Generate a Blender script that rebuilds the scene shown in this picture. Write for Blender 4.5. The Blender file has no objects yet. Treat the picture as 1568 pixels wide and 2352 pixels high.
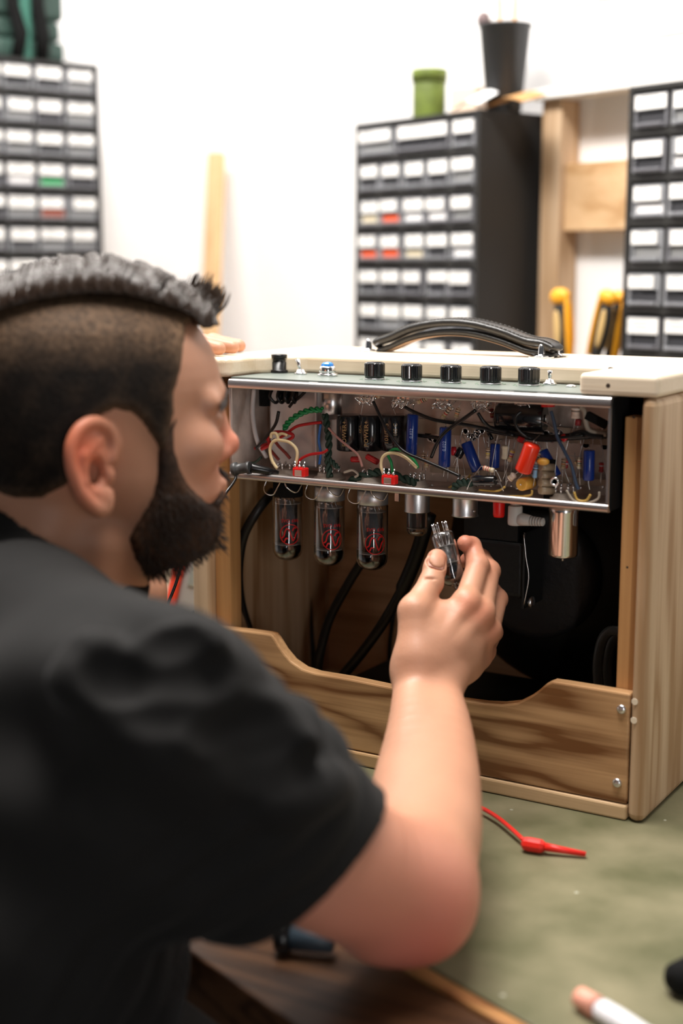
import bpy, math, random
import numpy as np
from mathutils import Vector, Matrix
try:
    import openvdb as vdb
except Exception:
    import pyopenvdb as vdb

SC = bpy.context.scene
COL = SC.collection
rnd = random.Random(7)

# ------------------------------------------------------------------ camera
CAM_LOC = np.array([.6159, -1.1361, .476]); YAW = .5421; PITCH = .17; FPX = 3267.0
FW = np.array([-math.sin(YAW)*math.cos(PITCH), math.cos(YAW)*math.cos(PITCH), -math.sin(PITCH)])
RT = np.cross(FW, [0, 0, 1]); RT /= np.linalg.norm(RT); UP = np.cross(RT, FW)
cd = bpy.data.cameras.new('camera'); cam = bpy.data.objects.new('camera', cd); COL.objects.link(cam)
cd.sensor_fit = 'VERTICAL'; cd.sensor_height = 36; cd.lens = FPX*36/2352
cam.matrix_world = Matrix(((RT[0], UP[0], -FW[0], CAM_LOC[0]), (RT[1], UP[1], -FW[1], CAM_LOC[1]), (RT[2], UP[2], -FW[2], CAM_LOC[2]), (0, 0, 0, 1)))
cd.dof.use_dof = True; cd.dof.focus_distance = 1.335; cd.dof.aperture_fstop = 2.75
cd.clip_start = .05
SC.camera = cam

# ------------------------------------------------------------------ world, exposure
SC.view_settings.view_transform = 'Standard'; SC.view_settings.look = 'None'
SC.view_settings.gamma = 1; SC.view_settings.exposure = 0.0; SC.view_settings.use_curve_mapping = False
w = bpy.data.worlds.new('world'); SC.world = w; w.use_nodes = True
w.node_tree.nodes['Background'].inputs[0].default_value = (.95, .97, 1, 1)
w.node_tree.nodes['Background'].inputs[1].default_value = .07

# room frame: corner, unit vectors along the back wall and out of it
A_ = math.radians(159)
E1 = np.array([-math.cos(A_), -math.sin(A_), 0]); E2 = np.array([math.cos(A_+math.pi/2), math.sin(A_+math.pi/2), 0])
CORNER = np.array([-1.239, 1.421, 0.])
def RP(s, t, z): return CORNER + E1*s + E2*t + np.array([0, 0, z])
ROOM = Matrix(((E1[0], -E2[0], 0, CORNER[0]), (E1[1], -E2[1], 0, CORNER[1]), (0, 0, 1, 0), (0, 0, 0, 1)))  # local x = along back wall, local y = into the wall

def area(name, loc, target, size, size_y, power, color=(1, 1, 1)):
    l = bpy.data.lights.new(name, 'AREA'); l.shape = 'RECTANGLE'; l.size = size; l.size_y = size_y; l.energy = power; l.color = color
    o = bpy.data.objects.new(name, l); COL.objects.link(o); o.location = Vector(loc)
    d = Vector(target)-Vector(loc); o.rotation_euler = d.to_track_quat('-Z', 'Y').to_euler(); return o
# ceiling lamps and an unseen strip light added behind the camera for highlight stripes
area('ceiling_lamp_light', RP(.75, .95, 1.95), RP(.75, .60, 0), 1.3, .4, 44, (1, .97, .93))
area('ceiling_lamp_light', RP(1.75, 1.15, 1.95), RP(1.72, .75, 0), 1.3, .35, 52, (1, .955, .91))
area('highlight_strip_light', (1.44, -1.70, .15), (-.05, 0, .22), .09, 1.3, 9, (1, .98, .97))

# ------------------------------------------------------------------ helpers
def ray(px, py): return FW + RT*(px-784)/FPX - UP*(py-1176)/FPX
def atw(px, py, w_): return CAM_LOC + ray(px, py)*w_
def aty(px, py, Y): d = ray(px, py); return CAM_LOC + d*(Y-CAM_LOC[1])/d[1]
def atz(px, py, Z): d = ray(px, py); return CAM_LOC + d*(Z-CAM_LOC[2])/d[2]
def att(px, py, t):
    d = ray(px, py); k = (t-(CAM_LOC-CORNER)@E2)/(d@E2); return CAM_LOC + d*k

def nrm(v): v = np.array(v, float); return v/(np.linalg.norm(v)+1e-12)
def frame(d):
    d = nrm(d); a = np.array([0, 0, 1.]) if abs(d[2]) < .9 else np.array([1., 0, 0])
    u = nrm(np.cross(a, d)); v = np.cross(d, u); return u, v, d

class MB:
    def __init__(s): s.v = []; s.f = []; s.m = []; s.sm = []
    def add(s, vs, fs, mi=0, smooth=False):
        b = len(s.v); s.v += [tuple(float(c) for c in p) for p in vs]
        for f in fs: s.f.append(tuple(b+i for i in f)); s.m.append(mi); s.sm.append(smooth)
        return s
    def box(s, lo, hi, mi=0, M=None):
        x0, y0, z0 = lo; x1, y1, z1 = hi
        vs = [(x0, y0, z0), (x1, y0, z0), (x1, y1, z0), (x0, y1, z0), (x0, y0, z1), (x1, y0, z1), (x1, y1, z1), (x0, y1, z1)]
        if M is not None: vs = [M @ Vector(v) for v in vs]
        return s.add(vs, [(0, 3, 2, 1), (4, 5, 6, 7), (0, 1, 5, 4), (1, 2, 6, 5), (2, 3, 7, 6), (3, 0, 4, 7)], mi)
    def lathe(s, base, axis, prof, n=24, mi=0, smooth=True, cap=True):
        """prof: list of (distance along axis, radius)"""
        u, v, d = frame(axis); base = np.array(base, float); vs = []
        for h, r in prof:
            for i in range(n):
                a = 2*math.pi*i/n; vs.append(base+d*h+(u*math.cos(a)+v*math.sin(a))*max(r, 1e-5))
        fs = []
        for k in range(len(prof)-1):
            for i in range(n):
                j = (i+1) % n; fs.append((k*n+i, k*n+j, (k+1)*n+j, (k+1)*n+i))
        b = len(s.v); s.add(vs, fs, mi, smooth)
        if cap:
            s.f.append(tuple(b+i for i in reversed(range(n)))); s.m.append(mi); s.sm.append(False)
            s.f.append(tuple(b+(len(prof)-1)*n+i for i in range(n))); s.m.append(mi); s.sm.append(False)
        return s
    def cyl(s, a, b, r, n=20, mi=0, r2=None):
        a = np.array(a, float); b = np.array(b, float); L = np.linalg.norm(b-a)
        return s.lathe(a, b-a, [(0, r), (L, r if r2 is None else r2)], n, mi)
    def tube(s, pts, rad, n=8, mi=0, smooth=True):
        pts = [np.array(p, float) for p in pts]
        rads = rad if hasattr(rad, '__len__') else [rad]*len(pts)
        vs = []; u = None
        for i, p in enumerate(pts):
            t = nrm(pts[min(i+1, len(pts)-1)]-pts[max(i-1, 0)])
            if u is None: u = frame(t)[0]
            u = nrm(u-t*(u@t)); v = np.cross(t, u)
            for k in range(n):
                a = 2*math.pi*k/n; vs.append(p+(u*math.cos(a)+v*math.sin(a))*rads[i])
        fs = []
        for i in range(len(pts)-1):
            for k in range(n):
                j = (k+1) % n; fs.append((i*n+k, i*n+j, (i+1)*n+j, (i+1)*n+k))
        fs.append(tuple(reversed(range(n)))); fs.append(tuple((len(pts)-1)*n+k for k in range(n)))
        return s.add(vs, fs, mi, smooth)
    def prism(s, poly, fn0, fn1, mi=0):
        """poly: 2D outline; fn0/fn1 map (a,b) to 3D on the two faces"""
        n = len(poly); vs = [fn0(*p) for p in poly]+[fn1(*p) for p in poly]
        fs = [tuple(range(n)), tuple(reversed(range(n, 2*n)))]+[(i, i+n, (i+1) % n+n, (i+1) % n) for i in range(n)]
        return s.add(vs, fs, mi)
    def ball(s, c, r, n=12, mi=0, sc=(1, 1, 1)):
        c = np.array(c, float); vs = []; m = n//2
        for i in range(m+1):
            th = math.pi*i/m
            for j in range(n):
                a = 2*math.pi*j/n
                vs.append(c+np.array([math.sin(th)*math.cos(a)*sc[0], math.sin(th)*math.sin(a)*sc[1], math.cos(th)*sc[2]])*r)
        fs = [(i*n+j, (i+1)*n+j, (i+1)*n+(j+1) % n, i*n+(j+1) % n) for i in range(m) for j in range(n)]
        return s.add(vs, fs, mi, True)

def spline(pts, n=8):
    P = [np.array(p, float) for p in pts]; out = []
    Q = [2*P[0]-P[1]]+P+[2*P[-1]-P[-2]]
    for i in range(1, len(Q)-2):
        for k in range(n):
            t = k/n; a, b, c, d = Q[i-1], Q[i], Q[i+1], Q[i+2]
            out.append(.5*((2*b)+(c-a)*t+(2*a-5*b+4*c-d)*t*t+(3*b-a-3*c+d)*t**3))
    out.append(P[-1]); return out

def link(name, me, mats, parent=None, bevel=0, seg=2, loc=None):
    o = bpy.data.objects.new(name, me); COL.objects.link(o)
    for m in (mats if isinstance(mats, (list, tuple)) else [mats]): me.materials.append(m)
    if parent is not None: o.parent = parent
    if bevel:
        b = o.modifiers.new('bevel', 'BEVEL'); b.width = bevel; b.segments = seg; b.limit_method = 'ANGLE'; b.angle_limit = math.radians(40)
    return o
def obj(name, mb, mats, parent=None, bevel=0, seg=2, M=None, label=None):
    """one mesh object; mesh data is written relative to the parent's base, M an optional extra frame"""
    me = bpy.data.meshes.new(name)
    me.from_pydata(mb.v, [], mb.f)
    me.polygons.foreach_set('material_index', mb.m); me.polygons.foreach_set('use_smooth', mb.sm)
    if M is not None: me.transform(M)
    if parent is not None:
        me.transform(Matrix(parent['_inv_'])) if '_inv_' in parent else None
    me.update(); me.validate()
    o = link(name, me, mats, parent, bevel, seg)
    if label: o['label'] = label
    return o
BASES = {}
def empty(name, loc=(0, 0, 0)):
    o = bpy.data.objects.new(name, None); COL.objects.link(o); o.location = Vector(loc); o.empty_display_size = .02
    return o
def reparent(o, p):            # keep world-space geometry: shift the mesh by the parent's location
    o.parent = p; return o
def tag(o, label, cat, group=None, kind=None):
    o['label'] = label; o['category'] = cat
    if group: o['group'] = group
    if kind: o['kind'] = kind
    return o
def settle(root):
    """thing modelled in world space under a root at the origin: move the root to the base of its parts"""
    loc = Vector(root.location)
    return root
def struct(name, mb, mat, bevel=0, M=None):
    o = obj(name, mb, mat, None, bevel, M=M); o['kind'] = 'structure'; return o
def thing(name, label, cat, base, group=None):
    """an Empty at `base`; parts made with part() are given in world space and shifted to it"""
    o = empty(name, base); tag(o, label, cat, group); return o
def part(name, mb, mats, root, bevel=0, seg=2, label=None, M=None):
    me_off = Vector((0, 0, 0)); p = root
    while p is not None: me_off += Vector(p.location); p = p.parent
    T = Matrix.Translation(-me_off)
    return obj(name, mb, mats, root, bevel, seg, M=(T @ M) if M is not None else T, label=label)

# ------------------------------------------------------------------ materials
MATS = {}
def mat(name, color, rough=.5, metal=0, spec=.5, trans=0, ior=1.45, emit=None, coat=0, bump=None, alpha=1, noise=None, sss=0):
    if name in MATS: return MATS[name]
    m = bpy.data.materials.new(name); m.use_nodes = True; nt = m.node_tree; b = nt.nodes['Principled BSDF']
    b.inputs['Base Color'].default_value = (*color, 1); b.inputs['Roughness'].default_value = rough; b.inputs['Metallic'].default_value = metal
    b.inputs['Specular IOR Level'].default_value = spec; b.inputs['Transmission Weight'].default_value = trans; b.inputs['IOR'].default_value = ior
    b.inputs['Coat Weight'].default_value = coat; b.inputs['Alpha'].default_value = alpha
    if sss: b.inputs['Subsurface Weight'].default_value = sss; b.inputs['Subsurface Radius'].default_value = (.01, .004, .002); b.inputs['Subsurface Scale'].default_value = .6
    if emit: b.inputs['Emission Color'].default_value = (*emit[:3], 1); b.inputs['Emission Strength'].default_value = emit[3]
    if bump or noise:
        tc = nt.nodes.new('ShaderNodeTexCoord'); n = nt.nodes.new('ShaderNodeTexNoise'); nt.links.new(tc.outputs['Object'], n.inputs['Vector'])
        n.inputs['Scale'].default_value = (bump or noise)[0]; n.inputs['Detail'].default_value = 6
        if bump:
            bp = nt.nodes.new('ShaderNodeBump'); bp.inputs['Strength'].default_value = bump[1]; bp.inputs['Distance'].default_value = .002
            nt.links.new(n.outputs['Fac'], bp.inputs['Height']); nt.links.new(bp.outputs['Normal'], b.inputs['Normal'])
        if noise:
            n2 = nt.nodes.new('ShaderNodeTexNoise'); nt.links.new(tc.outputs['Object'], n2.inputs['Vector']); n2.inputs['Scale'].default_value = noise[0]; n2.inputs['Detail'].default_value = 7
            r = nt.nodes.new('ShaderNodeValToRGB'); nt.links.new(n2.outputs['Fac'], r.inputs['Fac'])
            r.color_ramp.elements[0].position = .35; r.color_ramp.elements[1].position = .68
            r.color_ramp.elements[0].color = (*[c*(1-noise[1]) for c in color], 1); r.color_ramp.elements[1].color = (*[min(1, c*(1+noise[1])) for c in color], 1)
            nt.links.new(r.outputs['Color'], b.inputs['Base Color'])
    MATS[name] = m; return m

def wood(name, light, dark, grain='X', scale=1.0, rough=.45, figure=1.0, seed=0.0, aniso=None):
    m = bpy.data.materials.new(name); m.use_nodes = True; nt = m.node_tree; b = nt.nodes['Principled BSDF']; N = nt.nodes.new; L = nt.links.new
    tc = N('ShaderNodeTexCoord'); mp = N('ShaderNodeMapping'); L(tc.outputs['Object'], mp.inputs['Vector'])
    s = {'X': (1.2, 16, 16), 'Y': (16, 1.2, 16), 'Z': (16, 16, 1.2)}[grain]
    s = aniso or s; mp.inputs['Scale'].default_value = tuple(a*scale for a in s); mp.inputs['Location'].default_value = (seed, seed*.7, seed*1.3)
    n1 = N('ShaderNodeTexNoise'); n1.inputs['Scale'].default_value = 1.6; n1.inputs['Detail'].default_value = 2; n1.inputs['Roughness'].default_value = .45; L(mp.outputs[0], n1.inputs['Vector'])
    # cathedral figure: contour lines of a smooth stretched field
    mul = N('ShaderNodeMath'); mul.operation = 'MULTIPLY'; mul.inputs[1].default_value = 9*figure; L(n1.outputs['Fac'], mul.inputs[0])
    fr = N('ShaderNodeMath'); fr.operation = 'PINGPONG'; fr.inputs[1].default_value = 1.0; L(mul.outputs[0], fr.inputs[0])
    pp = N('ShaderNodeMath'); pp.operation = 'POWER'; pp.inputs[1].default_value = 2.2; L(fr.outputs[0], pp.inputs[0])
    mp2 = N('ShaderNodeMapping'); L(tc.outputs['Object'], mp2.inputs['Vector'])
    s2 = {'X': (6, 260, 260), 'Y': (260, 6, 260), 'Z': (260, 260, 6)}[grain]; mp2.inputs['Scale'].default_value = s2
    n2 = N('ShaderNodeTexNoise'); n2.inputs['Scale'].default_value = 1; n2.inputs['Detail'].default_value = 3; L(mp2.outputs[0], n2.inputs['Vector'])
    mp3 = N('ShaderNodeMapping'); L(tc.outputs['Object'], mp3.inputs['Vector']); s3 = {'X': (3, 14, 14), 'Y': (14, 3, 14), 'Z': (14, 14, 3)}[grain]; mp3.inputs['Scale'].default_value = s3
    n3 = N('ShaderNodeTexNoise'); n3.inputs['Scale'].default_value = 1; n3.inputs['Detail'].default_value = 3; L(mp3.outputs[0], n3.inputs['Vector'])
    a1 = N('ShaderNodeMath'); a1.operation = 'MULTIPLY'; a1.inputs[1].default_value = .5; L(pp.outputs[0], a1.inputs[0])
    a2 = N('ShaderNodeMath'); a2.operation = 'MULTIPLY_ADD'; a2.inputs[1].default_value = .45; L(n2.outputs['Fac'], a2.inputs[0]); L(a1.outputs[0], a2.inputs[2])
    a3 = N('ShaderNodeMath'); a3.operation = 'MULTIPLY_ADD'; a3.inputs[1].default_value = .7; L(n3.outputs['Fac'], a3.inputs[0]); L(a2.outputs[0], a3.inputs[2])
    r = N('ShaderNodeValToRGB'); L(a3.outputs[0], r.inputs['Fac']); r.color_ramp.elements[0].position = .42; r.color_ramp.elements[1].position = 1.25 if False else 1.0
    r.color_ramp.elements[0].color = (*light, 1); r.color_ramp.elements[1].color = (*dark, 1)
    L(r.outputs['Color'], b.inputs['Base Color']); b.inputs['Roughness'].default_value = rough
    bp = N('ShaderNodeBump'); bp.inputs['Strength'].default_value = .15; bp.inputs['Distance'].default_value = .001; L(n2.outputs['Fac'], bp.inputs['Height']); L(bp.outputs['Normal'], b.inputs['Normal'])
    return m

M_wall = mat('white_wall_paint', (.86, .85, .85), .8)
M_ceil = mat('ceiling_white', (.8, .8, .8), .9)
M_floor = mat('grey_floor', (.18, .17, .16), .7, noise=(5, .2))
M_pine_top = wood('overlit_pine_top', (.85, .73, .57), (.72, .56, .38), 'X', 1, .5, .35)  # pine lightened to carry the overhead glare on the cabinet top
M_pine_side = wood('pine_side', (.62, .45, .29), (.36, .21, .10), 'Z', 1, .55, .9, 3.1)
M_pine_board = wood('pine_back_board', (.62, .37, .18), (.17, .068, .022), 'X', 1, .34, 1.1, 1.7, (2.6, 11, 11))
M_pine_cleat = wood('pine_cleat', (.66, .37, .15), (.42, .20, .07), 'Z', 1, .45, .6, 5.2)
M_pine_rail = wood('pine_rail', (.64, .44, .25), (.42, .25, .11), 'X', 1, .5, .7, 2.2)
M_ply = wood('plywood_inside', (.68, .43, .25), (.42, .25, .13), 'X', .7, .6, .8, 8.2)
M_stud = wood('stud_wood', (.62, .45, .30), (.42, .27, .15), 'Z', 1, .6, .6, 6.0)
M_darkwood = wood('dark_bench_wood', (.10, .045, .02), (.03, .013, .006), 'X', 1, .35, 1.2, 4.0)
M_honey = wood('honey_bench_edge', (.50, .25, .09), (.28, .11, .04), 'X', 1, .35, .8, 9.0)
M_black = mat('black_plastic', (.006, .006, .0065), .28)
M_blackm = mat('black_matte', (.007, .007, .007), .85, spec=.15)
M_cabblk = mat('cabinet_black_plastic', (.020, .019, .018), .55, bump=(90, .1))
M_chrome = mat('chrome', (.85, .85, .86), .12, 1)
M_steel = mat('brushed_steel', (.72, .72, .74), .3, 1)
M_alu = mat('cast_aluminium', (.75, .75, .76), .38, 1, bump=(200, .1))
M_chassis = mat('chassis_inside_metal', (.70, .60, .53), .5, .75, noise=(26, .35), bump=(60, .2))
M_plate = mat('grey_green_faceplate', (.15, .175, .155), .4)
M_white = mat('white_label', (.85, .85, .85), .6)
M_green = mat('green_marking', (.02, .22, .06), .5)
M_red = mat('red_plastic', (.7, .012, .01), .35)
M_leather = mat('black_leather', (.02, .019, .018), .32, bump=(220, .25))
M_thread = mat('thread', (.10, .09, .08), .7)
M_tan = mat('tan_lining', (.45, .30, .20), .7)
M_glass = mat('clear_glass', (1, 1, 1), .02, trans=1, ior=1.45)
# ================================================================== the room
def room_box(name, lo, hi, m): return struct(name, MB().box(lo, hi), m, M=ROOM)
# local room coords: x = s (along back wall), y = -t (t out of the wall), z
room_box('wall_back', (-.02, 0, -.9), (3.4, .08, 2.2), M_wall)
room_box('wall_left', (-.1, -3.6, -.9), (0, .08, 2.2), M_wall)
room_box('ceiling', (-.1, -3.6, 2.2), (3.4, .08, 2.28), M_ceil)
room_box('floor', (-.1, -4.2, -.98), (4.4, .08, -.9), M_floor)
# white shiplap boards on the upper back wall
mb = MB()
z = .745
while z < 1.15:
    mb.box((1.02, -.018, z), (3.3, 0, z+.062)); z += .066
struct('trim_1', mb, M_wall, .004, M=ROOM)
# timber frame on the back wall between the cabinets
o = obj('wall_stud', MB().box((1.012, -.045, .0), (1.053, -.001, .735)), M_stud, None, .002, M=ROOM)
tag(o, 'upright pine stud on the white wall right of the tall black cabinet', 'stud')
o = obj('wall_ledge', MB().box((1.0, -.06, .736), (2.2, -.019, .752)), mat('white_ledge_paint', (.82, .80, .77), .6), None, .002, M=ROOM)
tag(o, 'long white painted ledge running behind the two drawer cabinets', 'ledge')
o = obj('cross_board', MB().box((1.054, -.035, .533), (1.286, -.001, .637)), wood('cross_board_pine', (.72, .48, .27), (.5, .29, .13), 'X', 1, .6, .5, 4.4), None, .002, M=ROOM)
tag(o, 'wide knotty pine board crossing between stud and right drawer cabinet', 'board')
# batten leaning in the corner
mb = MB(); p0 = att(485, 680, .10); p1 = att(497, 352, .035); d = nrm(p1-p0); p0 = p0-d*((p0[2]-.0)/d[2])
u = E1; v = nrm(np.cross(d, u))
a, b = p0, p1
vs = [q+u*sx*.022+v*sy*.01 for q in (a, b) for sx, sy in ((-1, -1), (1, -1), (1, 1), (-1, 1))]
mb.add(vs, [(0, 3, 2, 1), (4, 5, 6, 7), (0, 1, 5, 4), (1, 2, 6, 5), (2, 3, 7, 6), (3, 0, 4, 7)])
o = obj('leaning_batten', mb, wood('batten_pine', (.72, .46, .24), (.55, .32, .15), 'Z', 1, .6, .5, 7), None, .001)
tag(o, 'thin pine batten leaning upright in the white corner of the room', 'batten')

# ================================================================== bench
r = thing('workbench', 'wooden workbench with dark plank front edge under the green mat', 'workbench', RP(1.6, .6, 0))
part('bench_top', MB().box((.02, -1.112, -.04), (3.2, -.005, -.006)), wood('bench_top_wood', (.3, .17, .08), (.16, .08, .04), 'X'), r, .002, M=ROOM)
part('edge_plank', MB().box((.02, -1.226, -.046), (3.2, -1.124, -.004)), M_darkwood, r, .002, M=ROOM, label='dark stained front plank of the bench')
part('edge_strip', MB().box((.02, -1.1239, -.04), (3.2, -1.1121, -.001)), M_honey, r, .001, M=ROOM, label='honey coloured strip between mat and dark plank')
for s in (.3, 3.0):
    part('leg', MB().box((s-.04, -1.1, -.9), (s+.04, -1.02, -.041)), M_darkwood, r, M=ROOM)
    part('leg', MB().box((s-.04, -.14, -.9), (s+.04, -.06, -.041)), M_darkwood, r, M=ROOM)
# the mat: olive, with worn pale specks
m = bpy.data.materials.new('olive_mat'); m.use_nodes = True; nt = m.node_tree; b = nt.nodes['Principled BSDF']; N = nt.nodes.new; L = nt.links.new
tc = N('ShaderNodeTexCoord'); n1 = N('ShaderNodeTexNoise'); n1.inputs['Scale'].default_value = 12; n1.inputs['Detail'].default_value = 6; L(tc.outputs['Object'], n1.inputs['Vector'])
r1 = N('ShaderNodeValToRGB'); r1.color_ramp.elements[0].position = .3; r1.color_ramp.elements[1].position = .75
r1.color_ramp.elements[0].color = (.085, .088, .040, 1); r1.color_ramp.elements[1].color = (.24, .215, .13, 1); L(n1.outputs['Fac'], r1.inputs['Fac'])
vr = N('ShaderNodeTexVoronoi'); vr.inputs['Scale'].default_value = 46; vr.inputs['Randomness'].default_value = 1; L(tc.outputs['Object'], vr.inputs['Vector'])
n4 = N('ShaderNodeTexNoise'); n4.inputs['Scale'].default_value = 9; L(tc.outputs['Object'], n4.inputs['Vector'])
th = N('ShaderNodeMath'); th.operation = 'MULTIPLY'; th.inputs[1].default_value = .17; L(n4.outputs['Fac'], th.inputs[0])
lt = N('ShaderNodeMath'); lt.operation = 'LESS_THAN'; L(vr.outputs['Distance'], lt.inputs[0]); L(th.outputs[0], lt.inputs[1])
sel = N('ShaderNodeMath'); sel.operation = 'GREATER_THAN'; sel.inputs[1].default_value = .72; L(vr.outputs['Color'], sel.inputs[0])
ml = N('ShaderNodeMath'); ml.operation = 'MULTIPLY'; L(lt.outputs[0], ml.inputs[0]); L(sel.outputs[0], ml.inputs[1])
mx = N('ShaderNodeMix'); mx.data_type = 'RGBA'; L(ml.outputs[0], mx.inputs[0]); L(r1.outputs['Color'], mx.inputs[6]); mx.inputs[7].default_value = (.42, .42, .33, 1)
L(mx.outputs[2], b.inputs['Base Color']); b.inputs['Roughness'].default_value = .45; b.inputs['Specular IOR Level'].default_value = .35
o = obj('cutting_mat', MB().box((.35, -1.111, -.0058), (3.1, -.25, 0)), m, None, .001, M=ROOM)
tag(o, 'large scuffed olive green bench mat beneath the amplifier', 'mat')

# ================================================================== drawer cabinets
M_drawer = mat('clear_drawer_plastic', (.62, .63, .66), .25, trans=.65, ior=1.1)
M_drawer2 = mat('smoky_drawer_plastic', (.42, .42, .45), .3, trans=.6, ior=1.1)
m_lab = mat('drawer_label_white', (.88, .86, .84), .7)
m_pen = mat('grey_pen_writing', (.35, .34, .33), .8)
CONT = [mat('drawer_content_dark', (.03, .03, .035), .6), mat('drawer_content_grey', (.22, .22, .22), .6), mat('drawer_content_orange', (.75, .09, .02), .5),
        mat('drawer_content_cream', (.7, .6, .42), .6), mat('drawer_content_green', (.05, .4, .14), .6), mat('drawer_content_brown', (.3, .07, .04), .6), mat('drawer_content_white', (.8, .78, .78), .6)]
def cabinet(label, W, D, H, cols, rowh, M, contents=None, wide=None, base=None, off=0, shelf=.011):
    """front faces local -y; local x from 0..W, top at z=H; M places it in the room"""
    r = thing('parts_cabinet', label, 'parts cabinet', base)
    nr = int(round(H/rowh)); b = MB(); sh = shelf
    b.box((0, 0, 0), (.008, D, H)); b.box((W-.008, 0, 0), (W, D, H)); b.box((.008, D-.006, 0), (W-.008, D, H)); b.box((.008, 0, H-.008), (W-.008, D-.006, H))
    part('body', b, M_cabblk, r, .001, M=M)
    b = MB()
    for k in range(nr): b.box((.0085, .001, H-.008-(k+1)*rowh), (W-.0085, D-.008, H-.008-(k+1)*rowh+sh))
    cw = (W-.017)/cols
    for k in range(nr):
        ws = (wide or {}).get(k, list(range(cols+1)))
        for c in ws[1:-1]: b.box((.0085+c*cw-.002, .002, H-.008-(k+1)*rowh+sh), (.0085+c*cw+.002, D-.008, H-.0081-k*rowh if k else H-.009))
    part('shelving', b, M_cabblk, r, 0, M=M)
    for k in range(nr):
        ws = (wide or {}).get(k, list(range(cols+1)))
        for i in range(len(ws)-1):
            x0 = .0085+ws[i]*cw+.004; x1 = .0085+ws[i+1]*cw-.004; z0 = H-.008-(k+1)*rowh+sh+.0005; z1 = z0+rowh-sh-.005
            j = rnd.uniform(-.001, .003)
            f = MB(); y0 = j-.002
            zm = z0+(z1-z0)*.50; f.box((x0, y0, zm), (x1, y0+.003, z1)); f.box((x0, y0, z0), (x1, y0+.003, z0+.004)); f.box((x0, y0, z0+.0041), (x0+.003, y0+.003, zm-.0001)); f.box((x1-.003, y0, z0+.0041), (x1, y0+.003, zm-.0001)); f.box((x0, y0+.0031, z0), (x0+.0015, D*.5, z1-.004)); f.box((x1-.0015, y0+.0031, z0), (x1, D*.5, z1-.004)); f.box((x0+.0016, y0+.0031, z0), (x1-.0016, D*.5, z0+.0015))
            f.box((x0+.004, y0-.006, z0+.003), (x1-.004, y0-.0001, z0+.006))
            dr = part('drawer', f, M_drawer if rnd.random() < .7 else M_drawer2, r, 0, M=M)
            q = MB(); lw = (x1-x0)*rnd.uniform(.80, .98); lx = x0+rnd.uniform(0, (x1-x0)-lw); zt = z1-.001-rnd.uniform(0, .002); zb = z1-(z1-z0)*rnd.uniform(.44, .52)
            q.box((lx, y0-.0012, zb), (lx+lw, y0-.0001, zt))
            for s_ in range(3):
                a0 = lx+lw*rnd.uniform(.12, .3); q.box((a0, y0-.0014, zb+.006+s_*.005), (a0+lw*rnd.uniform(.25, .55), y0-.00125, zb+.0072+s_*.005), 1)
            part('label_card', q, [m_lab, m_pen], dr, M=M)
            ci = (contents or {}).get((k, i), rnd.choice([0, 0, 1, 1, 0, 6]))
            g = MB(); g.box((x0+.003, y0+.0032, z0+.002), (x1-.003, D*.45, z0+(z1-z0)*rnd.uniform(.35, .5)))
            part('small_parts', g, CONT[ci], dr, .002, M=M)
    return r
def RM(s, t, z, ang=0): return ROOM @ Matrix.Translation((s, -t, z)) @ Matrix.Rotation(ang, 4, 'Z')
# middle cabinet on the back wall: z .25 up to .718
cabinet('tall black parts cabinet with labelled drawers behind the amplifier handle', .309, .155, .465, 5, .0582, RM(.682, .16, .253),
        {(2, 0): 3, (2, 1): 2, (3, 0): 2, (3, 1): 2, (3, 2): 3}, {0: [0, 1.65, 4, 5]}, base=RP(.84, .09, .253))
cabinet('black parts cabinet of clear drawers cut off by the right frame edge', .40, .155, .372, 6, .0603, RM(1.289, .16, .350), {}, base=RP(1.49, .09, .35))
o = obj('cabinet_shelf', MB().box((.66, -.19, .235), (2.1, -.001, .2525)), M_stud, None, .002, M=ROOM)
tag(o, 'wooden shelf board carrying the tall black cabinet', 'shelf')
o = obj('cabinet_riser', MB().box((1.289, -.155, .2526), (1.69, -.001, .3495)), M_cabblk, None, .002, M=ROOM)
tag(o, 'black box under the right parts cabinet', 'box')
# left cabinet, on the left wall (front faces +x of the room)
LM = ROOM @ Matrix.Translation((.155, -.36-.40, .385)) @ Matrix.Rotation(math.radians(90), 4, 'Z')
cabinet('black drawer cabinet on the left wall above the man', .396, .15, .470, 6, .0586, LM, {(3, 4): 4, (4, 4): 5}, base=RP(.08, .56, .385))
o = obj('left_shelf', MB().box((.001, -.80, .365), (.17, -.33, .3845)), M_stud, None, .002, M=ROOM)
tag(o, 'wooden shelf under the left drawer cabinet', 'shelf')

# ---- things on the middle cabinet
c = att(985, 262, .09); cx = c.copy(); cx[2] = .7185
r = thing('green_jar', 'mossy green lidded jar standing on the tall black cabinet', 'jar', cx)
MG = mat('moss_green_paint', (.15, .20, .035), .6, noise=(25, .35))
part('jar_body', MB().lathe(cx, (0, 0, 1), [(0, .027), (.002, .028), (.062, .028), (.064, .027)], 32), MG, r)
part('lid', MB().lathe(cx+np.array([0, 0, .0641]), (0, 0, 1), [(0, .0305), (.018, .0305), (.020, .029)], 32), MG, r)
c = att(1157, 222, .085); c[2] = .7185
r = thing('brush_cup', 'tall black tapered cup of brushes on the tall black cabinet', 'cup', c)
mcup = mat('black_cup_plastic', (.02, .021, .022), .4)
h = .129
part('cup_body', MB().lathe(c, (0, 0, 1), [(0, .027), (.001, .0275), (h, .0405), (h+.002, .043), (h+.005, .043), (h+.005, .0395), (.004, .026), (.0035, .001)], 40, cap=False), mcup, r)
TT = c+np.array([0, 0, h])
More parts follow.
